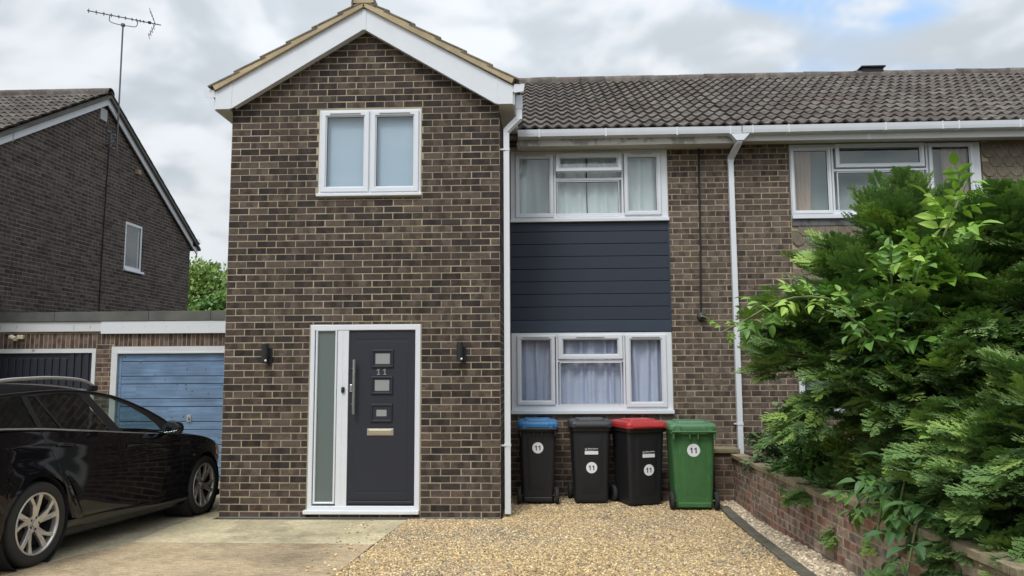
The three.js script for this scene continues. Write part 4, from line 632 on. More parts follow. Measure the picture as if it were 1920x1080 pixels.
M.tintGlass = new THREE.MeshPhysicalMaterial({ color: lin(.05, .055, .055), roughness: 0.06, transmission: 0.9, thickness: 0, ior: 1.5 });
M.mirror = std(lin(.30, .36, .36), 0.08, { metalness: 1 });
M.seat = std(lin(.035, .034, .034), 0.85);
function buildCar(name, label, pos, rot, paint) {
  const car = new THREE.Group(); car.name = numbered(name); car.userData = { label, category: 'car' }; car.position.set(...pos); car.rotation.set(-SL, rot, 0, 'YXZ'); scene.add(car);
  const mirrorX = (g) => { const q = g.clone(); q.scale(-1, 1, 1); const p = q.attributes; for (const k of Object.keys(p)) { const a = p[k], n = a.itemSize; for (let i = 0; i < a.count; i += 3) for (let c = 0; c < n; c++) { const t = a.array[(i + 1) * n + c]; a.array[(i + 1) * n + c] = a.array[(i + 2) * n + c]; a.array[(i + 2) * n + c] = t; } } return q; };
  const P = (t, h, s) => [s, h, -t];
  const prof = curve([[0.15, 0.79], [0.20, 0.835], [0.27, 0.858], [0.40, 0.872], [0.60, 0.885], [0.74, 0.884], [0.86, 0.876], [0.93, 0.868], [0.98, 0.850], [1.05, 0.822], [1.12, 0.80]]);
  const plan = (t) => t > 2.45 ? 1 - 0.40 * Math.pow((t - 2.45) / 1.20, 2.6) : t < -0.2 ? 1 - 0.20 * Math.pow((-0.2 - t) / 0.95, 2.3) : 1;
  const W = (t, h) => { let f = 0; for (const c of [0, 2.725]) { const r = Math.hypot(t - c, h - 0.34); f += 0.006 * Math.exp(-Math.pow((r - 0.39) / 0.07, 2)) * smooth(0.98, 0.7, h); } const crease = -0.010 * Math.exp(-Math.pow((h - (0.80 + 0.05 * (1 - t / 2.7))) / 0.05, 2)); return (prof(h) + f + crease) * plan(t); };
  const belt = curve([[-1.1, 1.125], [-0.5, 1.100], [0, 1.083], [0.5, 1.048], [1, 1.008], [1.76, 0.958], [2.0, 0.948], [2.25, 0.930], [2.6, 0.893], [2.95, 0.825], [3.25, 0.735], [3.5, 0.63], [3.7, 0.56]]);
  const sillH = 0.195, low = (t) => { for (const c of [0, 2.725]) { const d = t - c; if (Math.abs(d) < 0.375) return Math.max(0.2, 0.335 + Math.sqrt(0.375 * 0.375 - d * d)); } return t > 3.0 ? 0.17 : 0.20; };
  const tD = curve([[0.2, 0.600], [0.33, 0.563], [0.538, 0.411], [0.82, 0.158], [1.0, 0.03], [1.1, 0.0]]);     // rear edge of the rear door, by height
  const tB = curve([[0.2, 1.175], [0.33, 1.163], [1.02, 1.018]]), tF = curve([[0.2, 2.25], [0.6, 2.20], [1.0, 2.105]]);
  const patch = (tl, tr, lo, up, nu, nv, dens) => gridGeo(nu, nv, (a, b) => { if (dens) a = dens(a); let h = 0.6, t = 0; for (let k = 0; k < 8; k++) { t = mix(tl(h), tr(h), a); const l = lo(t), u = up(t); h = mix(l, u, b); } return [...P(t, h, W(t, h)), t, h]; });
  const both = (n, g, m, p = car) => { obj(n, g, m, p); obj(n, mirrorX(g), m, p); };
  const G = 0.0025;
  both('rear_quarter_panel', patch(() => -1.02, (h) => tD(h) - G, low, belt, 110, 20), paint);
  both('rear_door', patch((h) => tD(h) + G, (h) => tB(h) - G, () => 0.305, (t) => belt(t), 26, 22), paint);
  both('front_door', patch((h) => tB(h) + G, (h) => tF(h) - G, () => 0.300, (t) => belt(t), 26, 22), paint);
  both('front_wing', patch((h) => tF(h) + G, () => 3.62, low, belt, 110, 20), paint);
  both('side_skirt', gridGeo(40, 6, (a, b) => { const t = mix(0.36, 2.37, a), h = mix(0.165, 0.297, b); return P(t, h, W(t, h) + 0.003 + 0.006 * Math.sin(b * Math.PI)); }), paint);
  obj('underbody', [bx(-0.78, 0.78, 0.15, 0.22, -3.3, 0.75), bx(-0.70, 0.70, 0.2, 0.5, -3.3, -3.12), bx(-0.62, 0.62, 0.22, 0.9, -2.28, -2.1)], M.matt, car);
  for (const c of [0, 2.725]) for (const s of [1, -1]) { const g = new THREE.CylinderGeometry(0.378, 0.378, 0.34, 28, 1, true, 0, Math.PI * 2); g.rotateZ(Math.PI / 2); g.translate(s * 0.69, 0.335, -c); const d = new THREE.CircleGeometry(0.378, 28); d.rotateY(Math.PI / 2); d.translate(s * 0.52, 0.335, -c); obj('wheel_arch_liner', [g.toNonIndexed(), d.toNonIndexed()], M.matt, car); }
  // bonnet, bumpers, tail
  const hc = curve([[2.0, 1.0], [2.42, 0.985], [2.9, 0.905], [3.3, 0.80], [3.52, 0.70], [3.66, 0.60]]);
  obj('bonnet', gridGeo(30, 24, (a, b) => { const k = a * 2 - 1, t0 = mix(2.13, 3.60, b), t = t0 + 0.20 * (1 - k * k) * (1 - b) + 0.05 * (1 - k * k) * b, e = belt(t0) + 0.003, w = W(t0, e) - 0.004, h = e + (hc(t) - e) * (1 - Math.pow(Math.abs(k), 2.4)); return P(t, h, k * w); }), paint, car);
  obj('front_bumper', gridGeo(30, 12, (a, b) => { const k = a * 2 - 1, h = mix(0.17, 0.625, b), w = W(3.60, 0.5); return P(3.60 + (0.13 + 0.05 * Math.sin(b * Math.PI)) * (1 - k * k), h + 0.02 * b * (1 - k * k), k * w * (1 - 0.02 * (1 - b))); }), paint, car);
  both('headlight', gridGeo(12, 6, (a, b) => { const t = mix(3.02, 3.58, a), h = mix(belt(t) - 0.14 + 0.03 * a, belt(t) - 0.012, b); return P(t, h, W(t, h) + 0.006); }), new THREE.MeshPhysicalMaterial({ color: lin(.35, .36, .37), roughness: 0.08, clearcoat: 1 }));
  obj('tailgate', gridGeo(24, 14, (a, b) => { const k = a * 2 - 1, h = mix(0.25, 1.12, b), w = W(-1.02, Math.min(h, 1.0)); return P(-1.02 - 0.11 * (1 - k * k) - 0.04 * Math.sin(b * 3), h, k * w); }), paint, car);
  both('tail_light', gridGeo(8, 6, (a, b) => { const t = mix(-1.015, -0.72, a), h = mix(0.86, 1.05, b); return P(t, h, W(t, h) + 0.005); }), new THREE.MeshPhysicalMaterial({ color: lin(.35, .015, .015), roughness: 0.1, clearcoat: 1 }));
  // glasshouse
  const SS = (t, h) => 0.822 - (h - belt(t)) * 0.50 - (t < -0.4 ? 0.16 * Math.pow(-0.4 - t, 1.5) : 0);
  const re = curve([[-0.98, 1.270], [-0.4, 1.345], [0, 1.376], [0.4, 1.396], [0.8, 1.392], [1.15, 1.358], [1.44, 1.296], [1.83, 1.165], [2.13, 1.015], [2.2, 0.955]]);
  const flat = (pts, inset = 0) => { let g = new THREE.ShapeGeometry(new THREE.Shape(pts.map((p) => new THREE.Vector2(...p)))).toNonIndexed(); const p = g.attributes.position; for (let i = 0; i < p.count; i++) { const t = p.getX(i), h = p.getY(i); p.setXYZ(i, SS(t, h) - inset, h, -t); } g.computeVertexNormals(); return g; };
  const qg = [[-0.80, 1.130], [-0.030, 1.096], [-0.085, 1.352], [-0.42, 1.322], [-0.70, 1.258]], rg1 = [[0.040, 1.092], [0.255, 1.078], [0.075, 1.350], [-0.015, 1.348]], rg2 = [[0.290, 1.076], [0.945, 1.030], [0.690, 1.372], [0.40, 1.375], [0.105, 1.358]], fg = [[1.145, 1.014], [1.875, 0.968], [1.80, 1.055], [1.66, 1.150], [1.40, 1.262], [1.15, 1.330], [0.835, 1.366]];
  const frame = (() => { const top = []; for (let t = 2.13; t >= -0.95; t -= 0.08) top.push([t, re(t) - 0.002]); const bot = []; for (let t = -0.95; t <= 2.13; t += 0.08) bot.push([t, belt(t) - 0.012]);
    const s = new THREE.Shape([...bot, ...top].map((p) => new THREE.Vector2(...p))); for (const h of [qg, rg1, rg2, fg]) s.holes.push(new THREE.Path([...h].reverse().map((p) => new THREE.Vector2(...p)))); const g = new THREE.ShapeGeometry(s).toNonIndexed(), p = g.attributes.position; for (let i = 0; i < p.count; i++) { const t = p.getX(i), h = p.getY(i); p.setXYZ(i, SS(t, h), h, -t); } g.computeVertexNormals(); return uvm(g); })();
  both('pillar_frame', frame, M.trim);
  both('quarter_window', flat(qg, 0.006), M.tintGlass); both('rear_door_window', [flat(rg1, 0.006), flat(rg2, 0.006)].map((g) => g).reduce((a, b) => mergeGeometries([a, b])), M.tintGlass); both('front_door_window', flat(fg, 0.006), M.carGlass);
  const line = (pts, r, off, n = 50) => tube(pts.map(([t, h]) => P(t, h, SS(t, Math.max(h, belt(t))) + off)), r, n, 6);
  both('window_moulding', line(Array.from({ length: 22 }, (_, i) => { const t = mix(-0.85, 2.0, i / 21); return [t, belt(t) + 0.002]; }), 0.007, 0.001, 80), M.chrome);
  const gutterLine = Array.from({ length: 24 }, (_, i) => { const t = mix(-0.95, 2.10, i / 23); return [t, re(t)]; });
  both('roof_edge', line(gutterLine, 0.014, -0.006, 80), paint);
  obj('roof', gridGeo(24, 40, (a, b) => { const k = a * 2 - 1, t0 = mix(-1.0, 1.20, b), e = re(t0), t = t0 + 0.12 * (1 - k * k) * smooth(0.7, 1, b), s = SS(t0, e); return P(t, e + (0.075 + 0.0 * b) * (1 - Math.pow(Math.abs(k), 2.6)) * smooth(0, 0.15, b + 0.05), k * s); }), paint, car);
  obj('windscreen', gridGeo(20, 20, (a, b) => { const k = a * 2 - 1, te = mix(1.20, 2.16, b), he = re(te), tc = mix(1.32, 2.40, b), hcen = mix(re(1.20) + 0.075, 0.985, Math.pow(b, 1.05)), q = 1 - Math.pow(Math.abs(k), 2.4), s = SS(te, he); return P(mix(te, tc, q), mix(he, hcen, q), k * s); }), M.carGlass, car);
  obj('rear_window', gridGeo(16, 8, (a, b) => { const k = a * 2 - 1, h = mix(1.10, 1.30, b); return P(-1.10 + 0.12 * b + 0.1 * k * k, h, k * 0.62); }), M.tintGlass, car);
  for (const s of [1, -1]) { const rp = [[-0.55, 0.012], [-0.35, 0.062], [0.1, 0.072], [0.5, 0.068], [0.85, 0.055], [1.02, 0.012]].map(([t, d]) => P(t, re(t) + 0.045 + d, s * (SS(t, re(t)) - 0.045))); const rr = tube(rp, 0.016, 60, 8); rr.scale(1, 1, 1); obj('roof_rail', rr, M.alloy, car); obj('rail_foot', [bx(s * 0.60 - 0.02, s * 0.60 + 0.02, 1.40, 1.455, -1.02, -0.9, 0.012)], M.trim, car); }
  // mirrors, handles, repeaters
  for (const s of [1, -1]) {
    const m = new THREE.SphereGeometry(1, 20, 14); m.scale(0.105, 0.082, 0.085); m.translate(s * 0.955, 1.015, -1.83); const mm = obj('wing_mirror', [m.toNonIndexed(), bx(s * 0.80, s * 0.90, 0.955, 0.985, -1.88, -1.80, 0.01)], paint, car);
    const mg = new THREE.CircleGeometry(1, 24); mg.scale(0.088, 0.064, 1); mg.rotateY(-s * 0.12); mg.translate(s * 0.955, 1.015, -1.752); obj('mirror_glass', mg.toNonIndexed(), M.mirror, mm);
  }
  for (const [t, h] of [[0.275, 0.930], [1.265, 0.858]]) both('door_handle', (() => { const g = tube([[t - 0.115, h + 0.008], [t - 0.06, h + 0.016], [t + 0.05, h + 0.006], [t + 0.105, h - 0.006]].map(([a, b], i) => P(a, b, W(a, b) + (i === 0 || i === 3 ? -0.004 : 0.022))), 0.013, 24, 8); return g; })(), paint);
  both('side_repeater', gridGeo(6, 3, (a, b) => { const t = mix(2.385, 2.445, a), h = mix(0.678 + 0.012 * a, 0.708 - 0.006 * a, b); return P(t, h, W(t, h) + 0.004); }), M.chrome);
  both('door_seam', tube([[tB(1.0), 1.0], [tB(0.8), 0.8], [tB(0.5), 0.5], [tB(0.31), 0.31]].map(([t, h]) => P(t, h, W(t, h) - 0.006)), 0.005, 24, 6), M.matt);
  // cabin
  for (const [t, s] of [[1.12, 0.37], [1.12, -0.37], [0.25, 0.37], [0.25, -0.37]]) { const b = new RoundedBoxGeometry(0.46, 0.62, 0.13, 3, 0.05); b.rotateX(0.28); b.translate(s, 0.82, -t + 0.16); const hr = new RoundedBoxGeometry(0.25, 0.17, 0.09, 3, 0.04); hr.rotateX(0.2); hr.translate(s, 1.185, -t + 0.26); const c = new RoundedBoxGeometry(0.48, 0.16, 0.5, 3, 0.05); c.translate(s, 0.50, -t - 0.15); obj('seat', [b, hr, c].map((g) => g.toNonIndexed()), M.seat, car); }
  const sw = new THREE.TorusGeometry(0.18, 0.016, 10, 36); sw.rotateX(0.42); sw.translate(0.36, 0.90, -1.58); obj('steering_wheel', [sw.toNonIndexed(), rod([0.36, 0.88, -1.6], [0.36, 0.78, -1.95], 0.03)], M.seat, car);
  obj('dashboard', [bx(-0.70, 0.70, 0.62, 0.90, -2.25, -1.85, 0.08)], M.seat, car);
  // wheels
  for (const [t, s] of [[0, 1], [2.725, 1], [0, -1], [2.725, -1]]) {
    const wh = part('wheel', car), X = s * 0.875, rot = 0.3 + t * 0.24, fin = (g) => { g.rotateX(rot); g.scale(s, 1, 1); g.translate(X, 0.333, -t); return g; };
    const ty = new THREE.LatheGeometry([[0.240, -0.19], [0.262, -0.205], [0.300, -0.208], [0.322, -0.196], [0.331, -0.17], [0.333, -0.10], [0.331, -0.03], [0.322, -0.006], [0.302, 0.004], [0.264, 0.002], [0.246, -0.010], [0.240, -0.022]].map((p) => new THREE.Vector2(...p)), 56); ty.rotateZ(-Math.PI / 2); obj('tyre', fin(ty.toNonIndexed()), M.rubber, wh);
    const rim = new THREE.LatheGeometry([[0.222, -0.050], [0.226, -0.018], [0.232, -0.004], [0.243, -0.001], [0.249, -0.010], [0.247, -0.03], [0.236, -0.05]].map((p) => new THREE.Vector2(...p)), 56); rim.rotateZ(-Math.PI / 2); obj('rim', fin(rim.toNonIndexed()), M.alloy, wh);
    const sp = []; for (let k = 0; k < 5; k++) { const a = k * Math.PI * 2 / 5; const R = (r, d) => [r * Math.cos(a + d), r * Math.sin(a + d)];
      const sh = new THREE.Shape([R(0.040, -0.55), R(0.085, -0.30), R(0.150, -0.20), R(0.232, -0.17), R(0.233, -0.005), R(0.165, 0.015), R(0.128, 0.05), R(0.150, 0.175), R(0.229, 0.36), R(0.232, 0.49), R(0.155, 0.345), R(0.085, 0.34), R(0.040, 0.55)].map((p) => new THREE.Vector2(...p)));
      const g = new THREE.ExtrudeGeometry(sh, { depth: 0.020, bevelEnabled: true, bevelSize: 0.004, bevelThickness: 0.006, bevelSegments: 2 }); g.rotateY(Math.PI / 2); const p = g.attributes.position; for (let i = 0; i < p.count; i++) { const r = Math.hypot(p.getY(i), p.getZ(i)); p.setX(i, p.getX(i) - 0.036 - 0.028 * (1 - smooth(0.03, 0.22, r))); } g.computeVertexNormals(); sp.push(fin(g.index ? g.toNonIndexed() : g)); }
    for (const g of sp) obj('spoke', g, M.alloy, wh);
    const hub = new THREE.CylinderGeometry(0.062, 0.066, 0.04, 28); hub.rotateZ(Math.PI / 2); hub.translate(-0.062, 0, 0); const cap = new THREE.CylinderGeometry(0.026, 0.028, 0.05, 24); cap.rotateZ(Math.PI / 2); cap.translate(-0.05, 0, 0); obj('hub', [fin(hub.toNonIndexed()), fin(cap.toNonIndexed())], M.alloy, wh);
    const nuts = []; for (let k = 0; k < 5; k++) { const a = k * Math.PI * 2 / 5 + 0.63, g = new THREE.CylinderGeometry(0.011, 0.011, 0.012, 8); g.rotateZ(Math.PI / 2); g.translate(-0.040, 0.048 * Math.cos(a), 0.048 * Math.sin(a)); nuts.push(fin(g.toNonIndexed())); } obj('wheel_nuts', nuts, M.darkMetal, wh); wh.children[wh.children.length - 1].userData.kind = 'stuff';
    const disc = new THREE.CylinderGeometry(0.150, 0.150, 0.025, 32); disc.rotateZ(Math.PI / 2); disc.translate(-0.12, 0, 0); const back = new THREE.CylinderGeometry(0.225, 0.225, 0.01, 32); back.rotateZ(Math.PI / 2); back.translate(-0.17, 0, 0); const barrel = new THREE.CylinderGeometry(0.224, 0.224, 0.13, 40, 1, true); barrel.rotateZ(Math.PI / 2); barrel.translate(-0.112, 0, 0); obj('brake_disc', [fin(disc.toNonIndexed())], M.darkMetal, wh); obj('inner_barrel', [fin(back.toNonIndexed()), fin(barrel.toNonIndexed())], M.matt, wh);
  }
  return car;
}
{ const h = 0.055, C = [-0.473, 0.0845, 2.412], n = [Math.cos(h), 0, Math.sin(h)]; buildCar('estate_car', 'black estate car with silver roof rails and alloy wheels parked before the blue garage', [C[0] - n[0] * 0.865, C[1] + 0.001, C[2] - n[2] * 0.865], -h, M.carPaint); }

/* ------------------------------------------------------------------ wheeled bins */
const binBump = tex(256, 256, (u, v, i, j) => 128 + 80 * (hash2(i, j) - 0.5) + 60 * (fbm(u * 12, v * 12, 3, 12) - 0.5), false, [3, 3]);
const scuff = tex(512, 512, (u, v) => { const n = fbm(u * 7, v * 7, 4, 7), s = fbm(u * 60, v * 9 + 4, 3), k = 215 + 30 * (n - 0.5) + (s > 0.74 ? 34 : 0); return [k, k, k]; }, true, [1.3, 1.3]);
const plasticMat = (c, r = 0.5) => std(lin(...c), r, { bumpMap: binBump, bumpScale: 0.0006, map: scuff });
M.binBlack = plasticMat([.017, .017, .021], 0.5); M.binGreen = plasticMat([.070, .215, .068], 0.5); M.lidBlue = plasticMat([.045, .230, .52]); M.lidBlack = plasticMat([.050, .052, .058]); M.lidRed = plasticMat([.62, .045, .045]); M.lidGreen = plasticMat([.120, .290, .140]);
function canvasTex(w, h, draw) { const c = document.createElement('canvas'); c.width = w; c.height = h; const x = c.getContext('2d'); draw(x, w, h); const t = new THREE.CanvasTexture(c); t.colorSpace = THREE.SRGBColorSpace; t.anisotropy = 8; return t; }
const numberTex = canvasTex(256, 256, (x, w, h) => { x.fillStyle = '#e9ecee'; x.fillRect(0, 0, w, h); x.fillStyle = '#20242b'; x.font = 'bold 150px sans-serif'; x.textAlign = 'center'; x.textBaseline = 'middle'; x.fillText('11', w / 2, h / 2 + 6); });
M.numberDisc = std(0xffffff, 0.4, { map: numberTex });
const labelTex = canvasTex(256, 128, (x, w, h) => { x.fillStyle = '#17181b'; x.fillRect(0, 0, w, h); x.fillStyle = '#e6e9ec'; x.fillRect(4, 62, w - 8, 62); x.font = 'bold 28px sans-serif'; x.textBaseline = 'alphabetic'; x.fillText('Milton Keynes', 58, 30); x.font = '22px sans-serif'; x.fillText('City Council', 58, 53); x.strokeStyle = '#e6e9ec'; x.lineWidth = 6; x.beginPath(); x.arc(28, 30, 17, 0.4, 5.4); x.stroke(); x.beginPath(); x.arc(34, 34, 8, 0, 6.3); x.fill(); });
M.councilLabel = std(0xffffff, 0.45, { map: labelTex });
function rrect(w, d, r, n = 5) { const p = []; for (const [sx, sz, a0] of [[1, 1, 0], [-1, 1, 90], [-1, -1, 180], [1, -1, 270]]) for (let i = 0; i <= n; i++) { const a = (a0 + 90 * i / n) * Math.PI / 180; p.push([sx * (w / 2 - r) + r * Math.cos(a), sz * (d / 2 - r) + r * Math.sin(a)]); } return p; }
function loft(levels, capTop = true, capBot = true, n = 5) {          // levels: [y, w, d, r, zoff]
  const rings = levels.map(([y, w, d, r, zo = 0]) => rrect(w, d, r, n).map((p) => [p[0], y, p[1] + zo])), pos = [], N = rings[0].length, tri = (...v) => { for (const q of v) pos.push(...q); };
  for (let k = 0; k < rings.length - 1; k++) for (let i = 0; i < N; i++) { const j = (i + 1) % N, a = rings[k], b = rings[k + 1]; tri(a[i], b[i], b[j]); tri(a[i], b[j], a[j]); }
  const cap = (rg, up) => { for (let i = 1; i < N - 1; i++) up ? tri(rg[0], rg[i + 1], rg[i]) : tri(rg[0], rg[i], rg[i + 1]); };
  if (capTop) cap(rings[rings.length - 1], true); if (capBot) cap(rings[0], false);
  const g = new THREE.BufferGeometry(); g.setAttribute('position', new THREE.Float32BufferAttribute(pos, 3)); g.computeVertexNormals(); return uvm(g);
}
// modelled with the front (away from the wheels) towards +z; wheels and hinge at -z
function bin(o) {
  const g = local('wheeled_bin', o.label, 'wheeled bin', o.pos, o.ry, 'wheeled bins in front of the lower window'), w = o.w, d = o.d, H = 0.93;
  const zb = (y) => 0.0, lv = []; for (const [y, k, r] of [[0.02, 0.785, 0.035], [0.05, 0.81, 0.04], [0.25, 0.84, 0.045], [0.55, 0.885, 0.045], [0.80, 0.92, 0.045], [0.86, 0.93, 0.045]]) lv.push([y, w * k, d * (k - 0.06), r, 0]);
  obj('body', [loft(lv), loft([[0.845, w * 0.93, d * 0.90, 0.045], [0.862, w * 0.985, d * 0.965, 0.05], [0.905, w * 0.99, d * 0.97, 0.05], [0.912, w * 0.96, d * 0.94, 0.045]])], o.body, g);
  const fz = (y) => d * (0.64 + (y - 0.02) * 0.29 - 0.0) / 2, slope = Math.atan(0.105 * d / 0.55 + 0.02);
  // raised panels on both broad faces
  for (const s of [1, -1]) { const zc = (y) => { let k; for (let i = 1; i < lv.length; i++) if (y <= lv[i][0] || i === lv.length - 1) { const t = clamp((y - lv[i - 1][0]) / (lv[i][0] - lv[i - 1][0])); k = mix(lv[i - 1][2], lv[i][2], t); break; } return k / 2; };
    const P = (x, y, e) => [x * w * (0.80 + 0.13 * y), y, s * (zc(y) + e)]; const pt = s === (o.back ? -1 : 1) ? 0.10 : 0.16;
    const pts = gridGeo(8, 10, (a, b) => { const y = mix(pt + (s < 0 ? 0.05 * Math.sin(a * Math.PI) : 0), 0.83, b), x = (a - 0.5) * 0.66, e = (a < 0.01 || a > 0.99 || b < 0.01 || b > 0.99) ? -0.002 : 0.006; return P(x, y, e); });
    obj(s > 0 ? 'front_panel' : 'rear_panel', pts, o.body, g);
    if (s === (o.back ? -1 : 1)) {
      const yS = o.sy, e = 0.0085, R = 0.066 * (o.k || 1); const disc = new THREE.CircleGeometry(R, 36); if (s < 0) disc.rotateY(Math.PI); const tilt = Math.atan2(zc(yS + 0.05) - zc(yS - 0.05), 0.1); disc.rotateX(s * tilt); disc.translate((o.sx || 0), yS, s * (zc(yS) + e)); obj('number_sticker', disc.toNonIndexed(), M.numberDisc, g);
      if (o.tag) { const q = new THREE.PlaneGeometry(0.165, 0.085); q.rotateX(s * tilt); q.translate((o.sx || 0) * 0.9, o.tag, s * (zc(o.tag) + e)); obj('council_label', q.toNonIndexed(), M.councilLabel, g); }
    }
  }
  // lid: domed shell with skirt, raised centre and front lip, hinged at the back
  const L = part('lid', g), lz = 0.012; const ly = 0.90;
  obj('lid_shell', [loft([[ly, w * 1.01, d * 1.00, 0.045, lz], [ly + 0.010, w * 1.035, d * 1.02, 0.05, lz], [ly + 0.045, w * 1.03, d * 1.015, 0.05, lz], [ly + 0.072, w * 0.99, d * 0.97, 0.06, lz], [ly + 0.084, w * 0.86, d * 0.84, 0.07, lz - 0.01]]), loft([[ly + 0.080, w * 0.70, d * 0.62, 0.05, lz], [ly + 0.100, w * 0.66, d * 0.58, 0.05, lz]])], o.lid, L);
  obj('lid_grip', [bx(-w * 0.38, w * 0.38, ly + 0.012, ly + 0.040, d * 0.50 + lz, d * 0.535 + lz, 0.01)], o.lid, L);
  obj('hinge', [bx(-w * 0.40, -w * 0.28, ly - 0.02, ly + 0.06, -d * 0.56, -d * 0.47, 0.012), bx(w * 0.28, w * 0.40, ly - 0.02, ly + 0.06, -d * 0.56, -d * 0.47, 0.012)], o.lid, L);
  obj('handle_bar', [rod([-w * 0.47, ly - 0.01, -d * 0.56], [w * 0.47, ly - 0.01, -d * 0.56], 0.014, 12), bx(-w * 0.46, -w * 0.41, ly - 0.10, ly, -d * 0.56, -d * 0.44, 0.01), bx(w * 0.41, w * 0.46, ly - 0.10, ly, -d * 0.56, -d * 0.44, 0.01), bx(-0.055, -0.04, ly - 0.10, ly, -d * 0.56, -d * 0.44, 0.005), bx(0.04, 0.055, ly - 0.10, ly, -d * 0.56, -d * 0.44, 0.005)], o.body, g);
  const zw = -d * 0.34; for (const s of [-1, 1]) { const wh = part('wheel', g); const t = new THREE.LatheGeometry([[0.04, -0.022], [0.082, -0.024], [0.096, -0.018], [0.100, -0.008], [0.100, 0.008], [0.096, 0.018], [0.082, 0.024], [0.04, 0.022]].map((p) => new THREE.Vector2(...p)), 32); t.rotateZ(Math.PI / 2); t.translate(s * w * 0.475, 0.10, zw); obj('tyre', t.toNonIndexed(), M.rubber, wh); const h = new THREE.CylinderGeometry(0.06, 0.06, 0.03, 20); h.rotateZ(Math.PI / 2); h.translate(s * w * 0.475, 0.10, zw); obj('hub', h.toNonIndexed(), M.plastic, wh); }
  obj('axle', [rod([-w * 0.45, 0.10, zw], [w * 0.45, 0.10, zw], 0.012, 10), bx(-w * 0.36, w * 0.36, 0.03, 0.085, zw - 0.04, zw + 0.06, 0.012)], o.body === M.binGreen ? M.binGreen : M.binBlack, g);
  return g;
}
const by = (z) => gGravel(z) + 0.006;
bin({ label: 'black wheeled bin with blue lid, nearest the extension', pos: [3.545, by(-0.92), -0.955], ry: Math.PI + 0.02, w: 0.475, d: 0.53, body: M.binBlack, lid: M.lidBlue, back: true, sy: 0.665, sx: 0.0 });
bin({ label: 'all black wheeled bin between the blue lidded and red lidded bins', pos: [4.185, by(-1.0), -0.985], ry: 0.03, w: 0.50, d: 0.53, body: M.binBlack, lid: M.lidBlack, sy: 0.425, tag: 0.62, sx: 0.0 });
bin({ label: 'black wheeled bin with red lid, turned to the right', pos: [4.755, by(-0.9), -0.86], ry: 0.33, w: 0.52, d: 0.55, body: M.binBlack, lid: M.lidRed, sy: 0.415, tag: 0.60, sx: 0.03 });
bin({ label: 'green wheeled bin with faded green lid beside the garden wall', pos: [5.345, by(-0.65), -0.665], ry: Math.PI - 0.02, w: 0.53, d: 0.58, body: M.binGreen, lid: M.lidGreen, back: true, sy: 0.675, k: 1.12 });
{ // a few loose bricks stacked behind the green bin
  const g = local('brick_pile', 'small pile of loose brown bricks behind the green bin', 'bricks', [5.13, by(-1.1), -1.12]); let n = 0;
  for (const [x, y, z, a] of [[-0.03, 0, 0, 0.05], [0.03, 0, 0.11, -0.06], [0, 0.068, 0.03, 0.02], [0.02, 0.136, 0.05, 0.12], [-0.01, 0.204, 0.03, -0.05], [0.0, 0.272, 0.04, 0.09]]) { const b = new RoundedBoxGeometry(0.215, 0.065, 0.1025, 1, 0.004); b.rotateY(a); b.translate(x, y + 0.033, z); obj('brick', uvm(b.toNonIndexed()), BR_GAR.mats[n++ % 5], g); }
}

